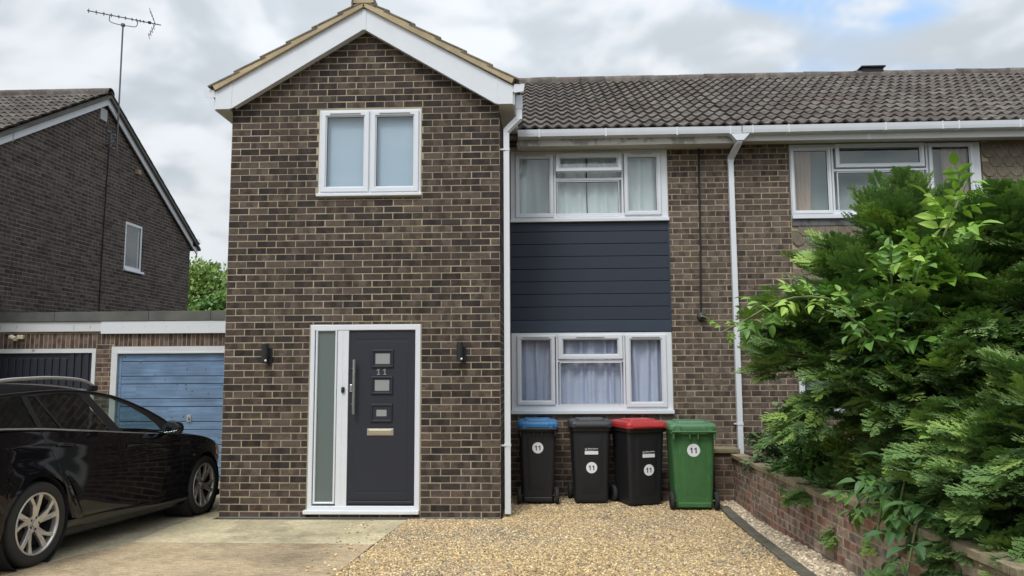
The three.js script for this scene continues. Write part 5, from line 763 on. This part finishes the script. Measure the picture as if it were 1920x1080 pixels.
/* ------------------------------------------------------------------ garden wall on the right */
const gw = thing('garden_wall', 'low stepped garden wall of mixed red and buff bricks with stone coping', 'garden wall', [5.95, 0, 0.8]);
{
  const H = gw, A = [5.930, -1.03], B = [5.965, 4.6], len = Math.hypot(B[0] - A[0], B[1] - A[1]), ux = (B[0] - A[0]) / len, uz = (B[1] - A[1]) / len;
  // visible face looks towards -x: U must run so that U x V = N
  const U = [ux, 0, uz], N = [-uz, 0, ux], O = [A[0], 0, A[1]], fr = { O, U, N }, st = 3.16, top = (u) => u < st ? 0.545 : 0.60;
  const wall = coreWall('wall_core', fr, [[0, -0.1], [len, -0.1], [len, 0.60], [st, 0.60], [st, 0.545], [0, 0.545]], [], 0.09, BR_GARDEN, H);
  const set = BR_GARDEN, l = layBricks({ ...fr, u0: 0, u1: len, v0: -0.055, rows: 9, holes: [[0, st, 0.545, 2], [st, len, 0.60, 2]], set, seed: 31 });
  const r = rng(8); for (const b of l) if (b.ctr.z < 0.2 && r() < 0.7) b.ti = [2, 0, 5][Math.floor(r() * 3)];
  placePieces(l, set, wall, H, 300);
  const cop = (u0, u1, y) => { const g = new RoundedBoxGeometry(u1 - u0 - 0.006, 0.05, 0.17, 2, 0.008); g.translate((u0 + u1) / 2, y + 0.026, -0.055); const p = g.attributes.position; for (let i = 0; i < p.count; i++) p.setY(i, p.getY(i) + 0.004 * (fbm(p.getX(i) * 9, p.getZ(i) * 20 + y, 2) - 0.5)); const q = uvm(g.toNonIndexed()); q.applyMatrix4(new THREE.Matrix4().makeBasis(V3(...U), V3(0, 1, 0), V3(...N)).setPosition(...O)); return q; };
  for (let u = 0.0; u < st - 0.1; u += 0.6) obj('coping_stone', cop(u, Math.min(st, u + 0.6), 0.545), M.coping, H);
  for (let u = st; u < len; u += 0.6) obj('coping_stone', cop(u, Math.min(len, u + 0.6), 0.60), M.coping, H);
  // pillar against the house
  const P = part('end_pillar', H), px = [5.70, 5.975], pz = [-1.285, -1.01];
  obj('pillar_core', [bx(px[0] + 0.006, px[1] - 0.006, -0.1, 0.60, pz[0], pz[1] - 0.006)], BR_GARDEN.mortar, P);
  const l2 = [...layBricks({ O: [px[0], 0, pz[1]], U: [1, 0, 0], N: [0, 0, 1], u0: 0, u1: 0.275, v0: -0.055, rows: 9, set: BR_GAR, seed: 41, holes: [[0, 1, 0.60, 2]] }), ...layBricks({ O: [px[0], 0, pz[0]], U: [0, 0, 1], N: [-1, 0, 0], u0: 0, u1: 0.275, v0: -0.055, rows: 9, set: BR_GAR, seed: 42, shift: 0.1, holes: [[0, 1, 0.60, 2]] })];
  placePieces(l2, BR_GAR, P, H, 60);
  const cap = new RoundedBoxGeometry(0.35, 0.055, 0.33, 2, 0.01); cap.translate(5.838, 0.63, -1.135); obj('pillar_cap', uvm(cap.toNonIndexed()), M.coping, P);
}
{
  const e = local('edging_strip', 'dark grey timber edging strip along the right side of the gravel', 'edging', [5.62, 0, 1.0]); const r = rng(4);
  let z = -0.62; while (z < 4.4) { const L = 1.1 + r() * 0.3, z1 = Math.min(4.4, z + L), xa = 5.700 - (z + 0.45) * 0.042, xb = 5.700 - (z1 + 0.45) * 0.042; const g = sweep([[-0.055, -0.06], [0.055, -0.06], [0.055, 0.012], [0.045, 0.018], [-0.045, 0.018], [-0.055, 0.012]], [xa, gGravel(z) + 0.008, z + 0.004], [xb, gGravel(z1) + 0.008, z1 - 0.004]); g.translate(-5.62, 0, -1.0); obj('board', g, M.edging, e); z = z1; }
}
struct('planting_bed', sheet([[6.03, -1.28], [6.07, 4.6], [13, 4.6], [13, -1.28]], () => 0.30, 0.2), M.soil);

/* ------------------------------------------------------------------ gravel: loose stones lying on the bed */
function pebbleGeo(seed) { const g = new THREE.IcosahedronGeometry(1, 1), p = g.attributes.position, r = rng(seed), s = [0.8 + r() * 0.5, 0.5 + r() * 0.25, 0.75 + r() * 0.4], o = r() * 40; for (let i = 0; i < p.count; i++) { const x = p.getX(i), y = p.getY(i), z = p.getZ(i), k = 1 + 0.5 * (fbm(x * 1.4 + o, y * 1.4 + z * 1.7 + o, 2) - 0.5); p.setXYZ(i, x * s[0] * k, y * s[1] * k, z * s[2] * k); } g.computeVertexNormals(); g.deleteAttribute('uv'); return g; }
const inPoly = (x, z, P) => { let c = false; for (let i = 0, j = P.length - 1; i < P.length; j = i++) if ((P[i][1] > z) !== (P[j][1] > z) && x < (P[j][0] - P[i][0]) * (z - P[i][1]) / (P[j][1] - P[i][1]) + P[i][0]) c = !c; return c; };
M.pebble = std(0xffffff, 0.75, { bumpMap: grain, bumpScale: 0.001 });
function scatterStones(name, poly, per, size, cols, seed, yf, label) {
  const r = rng(seed), xs = poly.map((p) => p[0]), zs = poly.map((p) => p[1]), x0 = Math.min(...xs), x1 = Math.max(...xs), z0 = Math.min(...zs), z1 = Math.max(...zs), n = Math.floor((x1 - x0) * (z1 - z0) * per), pts = [];
  for (let i = 0; i < n; i++) { const x = mix(x0, x1, r()), z = mix(z0, z1, r()); if (inPoly(x, z, poly)) pts.push([x, z]); }
  const root = new THREE.Group(); root.name = name; root.userData = { label, category: 'gravel', kind: 'stuff' }; scene.add(root);
  const V = 4, m4 = new THREE.Matrix4(), q = new THREE.Quaternion(), c = new THREE.Color();
  for (let v = 0; v < V; v++) {
    const sub = pts.filter((_, i) => i % V === v), im = new THREE.InstancedMesh(pebbleGeo(seed * 10 + v), M.pebble, sub.length); im.name = 'stones'; im.userData.kind = 'stuff'; im.castShadow = im.receiveShadow = true;
    sub.forEach(([x, z], i) => { const s = size * (0.55 + 0.75 * r() * r() + 0.15), layer = r(); q.setFromEuler(new THREE.Euler((r() - 0.5) * 0.9, r() * 6.28, (r() - 0.5) * 0.9)); m4.compose(V3(x, yf(z) - 0.004 + s * 0.35 + layer * layer * 0.008 + 0.010 * (fbm(x * 2.2, z * 2.2, 2) - 0.5), z), q, V3(s, s, s)); im.setMatrixAt(i, m4); const b = fbm(x * 1.1 + 3, z * 1.1, 3); const t = cols[Math.floor(clamp(0.75 * r() + 0.9 * (b - 0.5) + 0.12, 0, 0.999) * cols.length)], k = 0.6 + 0.75 * r(); c.setRGB(t[0] * k, t[1] * k, t[2] * k); im.setColorAt(i, c); });
    root.add(im);
  }
}
scatterStones('gravel', [[2.135, 0.04], [1.97, 4.4], [5.44, 4.4], [5.64, -0.45], [5.66, -1.27], [3.16, -1.27], [3.16, 0.04]], 8200, 0.0108, [[.28, .205, .115], [.58, .41, .195], [.54, .365, .17], [.44, .315, .155], [.64, .49, .26], [.34, .245, .135], [.70, .55, .32], [.32, .28, .22], [.52, .36, .215], [.25, .20, .135]], 61, gGravel, 'golden angular gravel filling the front yard');
scatterStones('pebble_strip', [[5.765, -0.50], [5.555, 4.4], [5.95, 4.4], [5.92, -0.98], [5.70, -0.98]], 4200, 0.0150, [[.52, .42, .29], [.66, .54, .38], [.40, .33, .25], [.74, .63, .47], [.56, .42, .29]], 67, (z) => gGravel(z) - 0.004, 'pale rounded stones between the edging strip and the garden wall');
scatterStones('stray_gravel', [[1.55, 0.12], [2.08, 0.12], [2.02, 2.9], [1.75, 2.9]], 70, 0.0115, [[.60, .43, .22], [.44, .32, .18], [.70, .55, .33]], 69, (z) => gDrive(z) + 0.003, 'few stray golden stones on the concrete beside the gravel');

/* ------------------------------------------------------------------ planting */
const leafMat = (c, t = 0.35, r = 0.6) => new THREE.MeshPhysicalMaterial({ color: lin(...c), roughness: r, transmission: t, thickness: 0, bumpMap: grain, bumpScale: 0.0004 });
function leaflet(L, Wd, fold, droop, n = 2) {                     // a folded pointed leaf along +z, starting at the origin
  const pos = [], wv = (t) => Wd * Math.pow(Math.sin(Math.PI * Math.pow(t, 0.8)), 0.9), P = (t, s) => [s * wv(t), -droop * t * t * L + Math.abs(s) * fold * wv(t), t * L];
  for (let i = 0; i < n + 1; i++) { const a = i / (n + 1), b = (i + 1) / (n + 1); for (const s of [-1, 1]) { const A = P(a, 0), B = P(b, 0), C = P(b, s), D = P(a, s); if (i > 0) pos.push(...A, ...B, ...D); if (i < n) pos.push(...(i ? D : A), ...B, ...C); } }
  const g = new THREE.BufferGeometry(); g.setAttribute('position', new THREE.Float32BufferAttribute(pos, 3)); g.computeVertexNormals(); return g;
}
function compound(seed, L) { const r = rng(seed), gs = []; const put = (k, side, l) => { const g = leaflet(l, l * 0.26, 0.35 + r() * 0.3, 0.25 + r() * 0.35, 3); g.rotateX((r() - 0.5) * 0.3); g.rotateY(side * (0.95 + r() * 0.25)); g.translate(0, -0.10 * k * k * L, k * L); gs.push(g); }; put(0.42, 1, L * 0.52); put(0.44, -1, L * 0.52); put(0.72, 1, L * 0.56); put(0.74, -1, L * 0.56); { const g = leaflet(L * 0.62, L * 0.165, 0.35, 0.4, 3); g.translate(0, -0.10 * L, L * 0.98); gs.push(g); } gs.forEach((g) => { for (const k of Object.keys(g.attributes)) if (!['position', 'normal'].includes(k)) g.deleteAttribute(k); }); return uvm(mergeGeometries(gs)); }
const barkMap = tex(256, 512, (u, v) => { const k = 170 + 150 * (fbm(u * 20, v * 6, 4) - 0.5); return [k, k * 0.94, k * 0.86]; }, true);
M.bark = std(lin(.16, .125, .09), 0.95, { map: barkMap, bumpMap: grain, bumpScale: 0.004 });
M.greenStem = std(lin(.16, .20, .08), 0.8);

// conifer: plumes of scale foliage on branches that leave several stems
function plume(seed) {
  const r = rng(seed), pos = [], blade = (o, d, n, l, w) => { const t = d.clone().multiplyScalar(l), m = o.clone().addScaledVector(d, l * 0.45), s = n.clone().multiplyScalar(w); const A = o, B = m.clone().add(s), C = o.clone().add(t), D = m.clone().sub(s); pos.push(...A.toArray(), ...B.toArray(), ...C.toArray(), ...A.toArray(), ...C.toArray(), ...D.toArray()); };
  const L = 0.27, up = V3(0, 1, 0);
  const axis = (t) => V3(0.02 * Math.sin(t * 3 + seed), 0.03 * t - 0.05 * t * t, t * L);
  blade(V3(0, 0, 0), V3(0, 0, 1), V3(1, 0, 0), L * 1.02, 0.006);
  for (let i = 0; i < 11; i++) for (const s of [-1, 1]) { const t = (i + 0.6 + (s > 0 ? 0.4 : 0)) / 12.5, o = axis(t), l = 0.115 * Math.pow(1 - t, 0.55) * (0.75 + 0.5 * r()) + 0.016, a = s * (0.62 + 0.25 * r()), d = V3(Math.sin(a), (r() - 0.35) * 0.5, Math.cos(a)).normalize(), n = d.clone().cross(up).normalize();
    blade(o, d, n, l, 0.006); const m = Math.max(2, Math.round(l / 0.019)); for (let k = 1; k <= m; k++) for (const q of [-1, 1]) { const oo = o.clone().addScaledVector(d, l * k / (m + 1)), b = a + q * (0.55 + 0.2 * r()), dd = V3(Math.sin(b), (r() - 0.4) * 0.6, Math.cos(b)).normalize(), ll = 0.034 * (1 - 0.5 * k / m) * (0.7 + 0.6 * r()); blade(oo, dd, dd.clone().cross(up).normalize(), ll, 0.0058); } }
  const g = new THREE.BufferGeometry(); g.setAttribute('position', new THREE.Float32BufferAttribute(pos, 3)); g.computeVertexNormals(); return g;
}
{
  const base = [7.40, 0.30, 1.95], root = local('conifer_tree', 'tall overgrown dark green conifer filling the right side behind the garden wall', 'tree', base), r = rng(303);
  const stems = [[-0.50, -0.05, 1], [0.05, 0.65, 0.97], [0.55, 1.35, 0.86], [1.1, 0.3, 1.03], [0.7, 2.1, 0.80], [-0.26, 1.75, 0.46], [-0.14, 2.35, 0.46], [0.15, 2.9, 0.5]];
  const trunk = []; for (const [x, z, k] of stems) trunk.push(tube([[x * 0.9, -0.05, z], [x * 0.95, 0.9 * k, z + 0.03], [x, 1.8 * k, z], [x + 0.03, 2.45 * k, z + 0.02]], 0.055, 20, 8));
  obj('trunk', trunk, M.bark, root);
  const pts = [], br = [];
  const NB = 2500; for (let i = 0; i < NB; i++) {
    const [sx, sz, sk] = stems[Math.floor(r() * 8)], h0 = 0.12 + 2.45 * Math.pow(r(), 0.9), h = h0 * sk, th = r() * Math.PI * 2, tz = Math.sin(th); if (tz < -0.55 && r() < 0.6) continue; if (Math.cos(th) > 0.75 && r() < 0.5) continue;
    const crown = h0 > 1.75 ? mix(1, 0.45, (h0 - 1.75) / 0.82) : h < 1.25 ? (Math.cos(th) < -0.25 ? (sz > 1.5 ? 0.92 : sx < 0 ? 0.68 : 0.80) : 0.98) : sx < 0 && sz < 1 ? 1.06 : 0.92, hollow = 1, Rr = (1.05 + 0.62 * (fbm(Math.cos(th) * 1.6 + 7 + sx, h * 1.5 + Math.sin(th) * 1.6, 3) - 0.4)) * crown * (0.62 + 0.48 * Math.pow(r(), 0.5));
    const el = 0.10 + 0.75 * r() + (h > 1.9 ? 0.4 : 0), d = V3(Math.cos(th) * Math.cos(el), Math.sin(el), Math.sin(th) * Math.cos(el)), o = V3(sx, h - 0.25, sz), L = Rr * 1.08, bend = 0.10 + 0.5 * r();
    const at = (t) => o.clone().addScaledVector(d, L * t).add(V3(0, -bend * t * t * L * 0.55, 0));
    br.push(tube([at(0), at(0.5), at(0.93)].map((v) => v.toArray()), 0.009, 6, 4));
    const n = Math.round(L * 36); for (let k = 0; k < n; k++) { const t = 0.26 + 0.74 * Math.pow((k + r()) / n, 0.75), p = at(t), f = at(Math.min(1.05, t + 0.06)).sub(at(t - 0.04)).normalize(), side = (k % 2 ? 1 : -1) * (0.25 + 0.75 * r()) * (t > 0.93 ? 0.35 : 1); const dir = f.clone().applyAxisAngle(V3(0, 1, 0), side).add(V3((r() - 0.5) * 0.3, (r() - 0.45) * 0.5, (r() - 0.5) * 0.3)).normalize(); p.add(V3((r() - 0.5) * 0.10, (r() - 0.5) * 0.16, (r() - 0.5) * 0.10)); pts.push([p, dir, r()]); }
  }
  obj('branches', br, M.bark, root).userData.kind = 'stuff';
  const mat = leafMat([1, 1, 1], 0.22, 0.7), V = 4, m4 = new THREE.Matrix4(), c = new THREE.Color(), crownG = part('crown', root); crownG.userData.kind = 'stuff';
  for (let v = 0; v < V; v++) { const sub = pts.filter((_, i) => i % V === v), im = new THREE.InstancedMesh(plume(70 + v), mat, sub.length); im.name = 'foliage'; im.userData.kind = 'stuff'; im.castShadow = im.receiveShadow = true;
    sub.forEach(([p, d, k], i) => { const x = V3(0, 1, 0).cross(d).normalize(), y = d.clone().cross(x), s = (0.72 + 0.62 * r()) * (p.z > 1.4 ? 0.74 : 1); m4.makeBasis(x, y, d).multiply(new THREE.Matrix4().makeRotationZ((r() - 0.5) * 1.3)).scale(V3(s, s, s)).setPosition(p); im.setMatrixAt(i, m4); const w = r(); c.setRGB(mix(.13, .36, w * w), mix(.25, .52, w * w), mix(.055, .10, w)); im.setColorAt(i, c); }); crownG.add(im); }
}
// elder growing through and in front of the conifer
{
  const base = [6.55, 0.30, 2.65], root = local('elder_bush', 'bright green large leaved elder growing through the conifer and over the wall', 'bush', base), r = rng(909), B = V3(...base);
  const cg = [0, 1, 2, 3].map((k) => compound(800 + k, 0.22)), mats = [[.14, .31, .045], [.26, .47, .06], [.085, .20, .045], [.40, .60, .09], [.060, .15, .040]].map((c) => leafMat(c, 0.32, 0.5));
  const stems = [
    { p: [[6.70, 0.3, 2.25], [6.55, 1.3, 2.3], [6.45, 2.1, 2.7], [6.52, 2.62, 3.05], [6.70, 2.98, 3.02]], n: 17, t0: 0.70, tone: [1, 3, 3, 1], s: 1.1 },
    { p: [[6.60, 0.3, 2.25], [6.5, 1.3, 2.3], [6.25, 2.1, 2.75], [6.12, 2.58, 3.05]], n: 14, t0: 0.74, tone: [1, 3, 0], s: 1.05 },
    { p: [[6.65, 0.3, 2.25], [6.5, 1.4, 2.3], [6.30, 2.0, 2.8], [6.30, 2.42, 3.1]], n: 14, t0: 0.76, tone: [0, 1, 3], s: 1.05 },
    { p: [[6.65, 0.3, 2.25], [6.5, 1.5, 2.3], [6.02, 2.14, 2.4], [5.62, 2.20, 2.35], [5.22, 2.00, 2.30], [5.08, 1.93, 2.30]], n: 34, t0: 0.46, tone: [1, 1, 3, 0], s: 0.85 },
    { p: [[6.6, 0.3, 2.25], [6.5, 1.2, 2.4], [6.10, 1.8, 2.85], [5.80, 2.02, 3.0]], n: 24, t0: 0.55, tone: [2, 0, 4], s: 1.0 },
    { p: [[6.6, 0.3, 2.25], [6.5, 1.1, 2.4], [6.25, 1.75, 2.8], [6.12, 1.98, 3.1]], n: 14, t0: 0.66, tone: [2, 4, 0], s: 1.0 },
    { p: [[6.40, 0.3, 2.7], [6.12, 0.78, 3.00], [5.95, 0.86, 3.02], [5.84, 0.66, 3.04]], n: 15, t0: 0.34, tone: [0, 2, 2], s: 0.90 },
    { p: [[6.40, 0.3, 2.7], [6.15, 0.82, 3.15], [5.95, 0.88, 3.22], [5.82, 0.52, 3.26]], n: 16, t0: 0.34, tone: [0, 2, 2], s: 1.00 },
    { p: [[6.50, 0.3, 2.7], [6.25, 0.92, 3.25], [6.02, 0.98, 3.38], [5.86, 0.62, 3.46]], n: 17, t0: 0.34, tone: [2, 4, 2], s: 1.00 },
    { p: [[6.50, 0.3, 2.7], [6.30, 0.80, 3.40], [6.00, 0.78, 3.58], [5.82, 0.34, 3.64]], n: 17, t0: 0.34, tone: [2, 4, 0], s: 1.05 },
    { p: [[6.60, 0.3, 2.7], [6.45, 1.05, 3.30], [6.25, 1.18, 3.50], [6.10, 0.95, 3.60]], n: 16, t0: 0.34, tone: [2, 4, 0, 1], s: 1.05 },
    { p: [[6.60, 0.3, 2.7], [6.30, 0.78, 3.55], [6.02, 0.74, 3.78], [5.84, 0.28, 3.86]], n: 17, t0: 0.34, tone: [4, 2, 0], s: 1.10 },
    { p: [[6.60, 0.3, 2.7], [6.30, 0.60, 3.70], [6.02, 0.60, 3.98], [5.86, 0.18, 4.06]], n: 16, t0: 0.34, tone: [2, 4, 4], s: 1.10 },
    { p: [[6.70, 0.3, 2.7], [6.50, 0.85, 3.55], [6.30, 0.88, 3.85], [6.15, 0.60, 3.98]], n: 16, t0: 0.34, tone: [2, 4, 4], s: 1.10 },
    { p: [[6.70, 0.3, 2.7], [6.70, 1.05, 3.40], [6.62, 1.25, 3.65], [6.52, 1.10, 3.80]], n: 15, t0: 0.34, tone: [2, 4, 0], s: 1.10 },
    { p: [[6.80, 0.3, 2.7], [6.70, 0.80, 3.65], [6.55, 0.80, 4.00], [6.42, 0.55, 4.10]], n: 15, t0: 0.34, tone: [2, 4, 0], s: 1.10 },
    { p: [[6.60, 0.3, 2.7], [6.30, 0.55, 3.85], [6.05, 0.48, 4.20], [5.90, 0.14, 4.30]], n: 14, t0: 0.34, tone: [2, 4, 4], s: 1.10 },
    { p: [[6.40, 0.3, 2.7], [6.10, 0.66, 2.80], [5.96, 0.72, 2.80], [5.86, 0.60, 2.78]], n: 9, t0: 0.34, tone: [1, 0], s: 0.80 },
  ];
  const wood = [];
  for (const st of stems) {
    const cv = new THREE.CatmullRomCurve3(st.p.map((p) => V3(...p).sub(B))); wood.push(new THREE.TubeGeometry(cv, 24, 0.0085, 5).toNonIndexed());
    for (let i = 0; i < st.n; i++) { const t = st.t0 + (1 - st.t0) * (i + 0.5) / st.n, p = cv.getPointAt(t), tg = cv.getTangentAt(t), side = V3(0, 1, 0).cross(tg).normalize(), a = i * 2.4 + r() * 0.9, d = side.clone().multiplyScalar(Math.cos(a)).add(side.clone().cross(tg).multiplyScalar(Math.sin(a))).addScaledVector(tg, 0.55).add(V3(-0.05, 0.28, 0.30)).normalize();
      const x = V3(0, 1, 0).cross(d).normalize(), y = d.clone().cross(x), m = new THREE.Mesh(cg[Math.floor(r() * 4)], mats[st.tone[Math.floor(r() * st.tone.length)]]); m.name = 'leaf'; const s = st.s * (0.65 + 0.5 * r()) * (t > 0.9 ? 0.75 : 1); m.applyMatrix4(new THREE.Matrix4().makeBasis(x, y, d).multiply(new THREE.Matrix4().makeRotationZ((r() - 0.5) * 0.9)).scale(V3(s, s, s)).setPosition(p)); m.castShadow = m.receiveShadow = true; root.add(m); }
  }
  obj('stems', wood.map((g) => uvm(g)), M.greenStem, root);
}
// low shrubs behind the wall
function shrub(name, label, base, rad, n, leafL, leafW, cols, seed, fold = 0.3) {
  const root = local(name, label, 'shrub', base, 0), r = rng(seed), wood = [], pts = [];
  for (let i = 0; i < 46; i++) { const th = r() * 6.283, ph = 0.15 + 1.25 * Math.pow(r(), 0.8), d = V3(Math.cos(th) * Math.sin(ph), Math.cos(ph), Math.sin(th) * Math.sin(ph)), k = 0.75 + 0.35 * r(), e = V3(d.x * rad[0] * k, d.y * rad[1] * k, d.z * rad[2] * k), mid = e.clone().multiplyScalar(0.5).add(V3(0, 0.08, 0)); wood.push(tube([[0.05 * (r() - 0.5), 0, 0.05 * (r() - 0.5)], mid.toArray(), e.toArray()], 0.006, 8, 4)); const cv = new THREE.CatmullRomCurve3([V3(0, 0, 0), mid, e]); const m = Math.round(n / 46); for (let q = 0; q < m; q++) { const t = 0.30 + 0.72 * Math.sqrt(r()), p = cv.getPoint(Math.min(1, t)); p.add(V3((r() - 0.5) * 0.14, (r() - 0.5) * 0.12, (r() - 0.5) * 0.14)); pts.push([p, d]); } }
  obj('stems', wood, M.bark, root).userData.kind = 'stuff';
  const im = new THREE.InstancedMesh(leaflet(leafL, leafW, fold, 0.35, 2), leafMat([1, 1, 1], 0.25, 0.5), pts.length), m4 = new THREE.Matrix4(), c = new THREE.Color(); im.name = 'foliage'; im.userData.kind = 'stuff'; im.castShadow = im.receiveShadow = true;
  pts.forEach(([p, d], i) => { const dir = d.clone().multiplyScalar(0.6).add(V3((r() - 0.5) * 1.7, (r() - 0.3) * 0.9, (r() - 0.5) * 1.7)).normalize(), x = V3(0, 1, 0).cross(dir).normalize(), y = dir.clone().cross(x), s = 0.6 + 0.7 * r(); m4.makeBasis(x, y, dir).multiply(new THREE.Matrix4().makeRotationZ((r() - 0.5) * 1.2)).scale(V3(s, s, s)).setPosition(p); im.setMatrixAt(i, m4); const k = cols[Math.floor(r() * cols.length)], q = 0.75 + 0.5 * r(); c.setRGB(k[0] * q, k[1] * q, k[2] * q); im.setColorAt(i, c); });
  root.add(im); return root;
}
shrub('rose_shrub', 'dark bushy small leaved shrub against the brick pier behind the wall', [6.48, 0.28, -0.20], [0.58, 0.92, 0.52], 6000, 0.062, 0.020, [[.105, .19, .075], [.15, .25, .08], [.085, .14, .075], [.19, .28, .10]], 71);
shrub('leafy_weeds', 'lighter green leafy weeds beside the coping between shrub and conifer', [6.38, 0.28, 0.75], [0.46, 0.66, 0.6], 3400, 0.095, 0.022, [[.15, .31, .07], [.21, .38, .08], [.12, .24, .07]], 73, 0.4);

// broadleaf trees beyond the garages
function broadTree(label, base, h, rad, cols, seed) {
  const root = local('broadleaf_tree', label, 'tree', base, 0, 'trees beyond the garages'), r = rng(seed), pts = [], wood = [tube([[0, 0, 0], [0.05, h * 0.35, 0], [0, h * 0.75, 0.05]], 0.16, 16, 8)];
  const cl = []; for (let i = 0; i < 60; i++) { const th = r() * 6.283, ph = Math.acos(1 - 1.65 * r()), k = 0.70 + 0.32 * r(); cl.push(V3(Math.cos(th) * Math.sin(ph) * rad[0] * k, h - rad[1] + Math.cos(ph) * rad[1] * k, Math.sin(th) * Math.sin(ph) * rad[2] * k)); }
  for (const c of cl) { wood.push(tube([[0, h * 0.45, 0], [c.x * 0.5, (c.y + h * 0.45) / 2, c.z * 0.5], c.toArray()], 0.025, 6, 4)); for (let q = 0; q < 230; q++) { const d = V3(r() - 0.5, r() - 0.5, r() - 0.5).normalize().multiplyScalar(0.55 * rad[0] / 1.8 * Math.cbrt(r())); pts.push(c.clone().add(d)); } }
  obj('trunk', wood, M.bark, root);
  const im = new THREE.InstancedMesh(leaflet(0.17, 0.052, 0.3, 0.3, 2), leafMat([1, 1, 1], 0.35, 0.55), pts.length), m4 = new THREE.Matrix4(), c = new THREE.Color(); im.name = 'crown'; im.userData.kind = 'stuff'; im.castShadow = im.receiveShadow = true;
  pts.forEach((p, i) => { const d = V3(r() - 0.5, r() - 0.4, r() - 0.5).normalize(), x = V3(0, 1, 0).cross(d).normalize(), y = d.clone().cross(x), s = 0.7 + 0.7 * r(); m4.makeBasis(x, y, d).multiply(new THREE.Matrix4().makeRotationZ(r() * 3)).scale(V3(s, s, s)).setPosition(p); im.setMatrixAt(i, m4); const k = cols[Math.floor(r() * cols.length)], q = 0.7 + 0.6 * r(); c.setRGB(k[0] * q, k[1] * q, k[2] * q); im.setColorAt(i, c); });
  root.add(im);
}
broadTree('taller yellow green tree behind, furthest back beyond the garage roof', [-11.2, -0.2, -25], 6.3, [2.9, 2.3, 2.2], [[.20, .32, .05], [.26, .38, .06], [.15, .26, .045]], 81);
broadTree('rounded mid green tree just beyond the garage roof beside the extension', [-7.1, -0.2, -17.5], 4.25, [1.5, 1.5, 1.4], [[.16, .31, .06], [.22, .38, .08], [.12, .24, .05]], 83);

/* ------------------------------------------------------------------ across the road, behind the photographer: what the panes and the car mirror */
{
  const H = thing('opposite_house', 'pinkish brick terraced house across the road', 'house', [3, 0.26, 24]); const pink = std(lin(.34, .21, .165), 0.9, { map: mortarMap }), z = 24;
  obj('front_wall', [slab(rectPts(-14, 18, 0.2, 5.3), [[-10.5, -8.5, 1.2, 2.4], [-10.5, -8.5, 3.6, 4.8], [-4, -2, 1.2, 2.4], [-4, -2, 3.6, 4.8], [1.2, 3.4, 1.2, 2.4], [1.2, 3.4, 3.6, 4.8], [6, 7, 0.3, 2.4], [9, 11.2, 1.2, 2.4], [9, 11.2, 3.6, 4.8]].map((h) => rectPts(...h)), z, z + 0.25), bx(-14, 18, 0.2, 5.3, z + 6.8, z + 7)], pink, H);
  obj('side_wall', [bx(-14, -13.8, 0.2, 5.3, z + 0.25, z + 6.8), bx(17.8, 18, 0.2, 5.3, z + 0.25, z + 6.8)], pink, H);
  obj('roof', [sweep([[-0.4, -0.1], [3.5, 2.0], [7.4, -0.1], [7.4, 0.05], [3.5, 2.15], [-0.4, 0.05]].map((p) => [p[0], p[1]]), [-14.2, 5.3, z], [18.2, 5.3, z])], M.tiles[1], H);
  for (const h of [[-10.5, -8.5, 1.2, 2.4], [-10.5, -8.5, 3.6, 4.8], [-4, -2, 1.2, 2.4], [-4, -2, 3.6, 4.8], [1.2, 3.4, 1.2, 2.4], [1.2, 3.4, 3.6, 4.8], [9, 11.2, 1.2, 2.4], [9, 11.2, 3.6, 4.8]]) { const w = part('window', H); obj('frame', ring(h[0], h[1], h[2], h[3], 0.07, z - 0.03, z + 0.05), M.upvc, w); obj('pane', bx(h[0] + 0.07, h[1] - 0.07, h[2] + 0.07, h[3] - 0.07, z + 0.02, z + 0.026), M.glass, w); obj('net_curtain', bx(h[0] + 0.05, h[1] - 0.05, h[2] + 0.05, h[3] - 0.05, z + 0.14, z + 0.15), M.net, w); }
  obj('door', bx(6, 7, 0.25, 2.4, z + 0.02, z + 0.1), M.clad, H);
}
M.carSilver = new THREE.MeshPhysicalMaterial({ color: lin(.30, .31, .32), roughness: 0.35, metalness: 0.6, clearcoat: 1, clearcoatRoughness: 0.03 });
{ const c = buildCar('parked_car', 'silver estate car parked across the road', [5.4, 0.262, 14.2], Math.PI / 2, M.carSilver); c.rotation.x = 0; }
renderer.render(scene, camera);
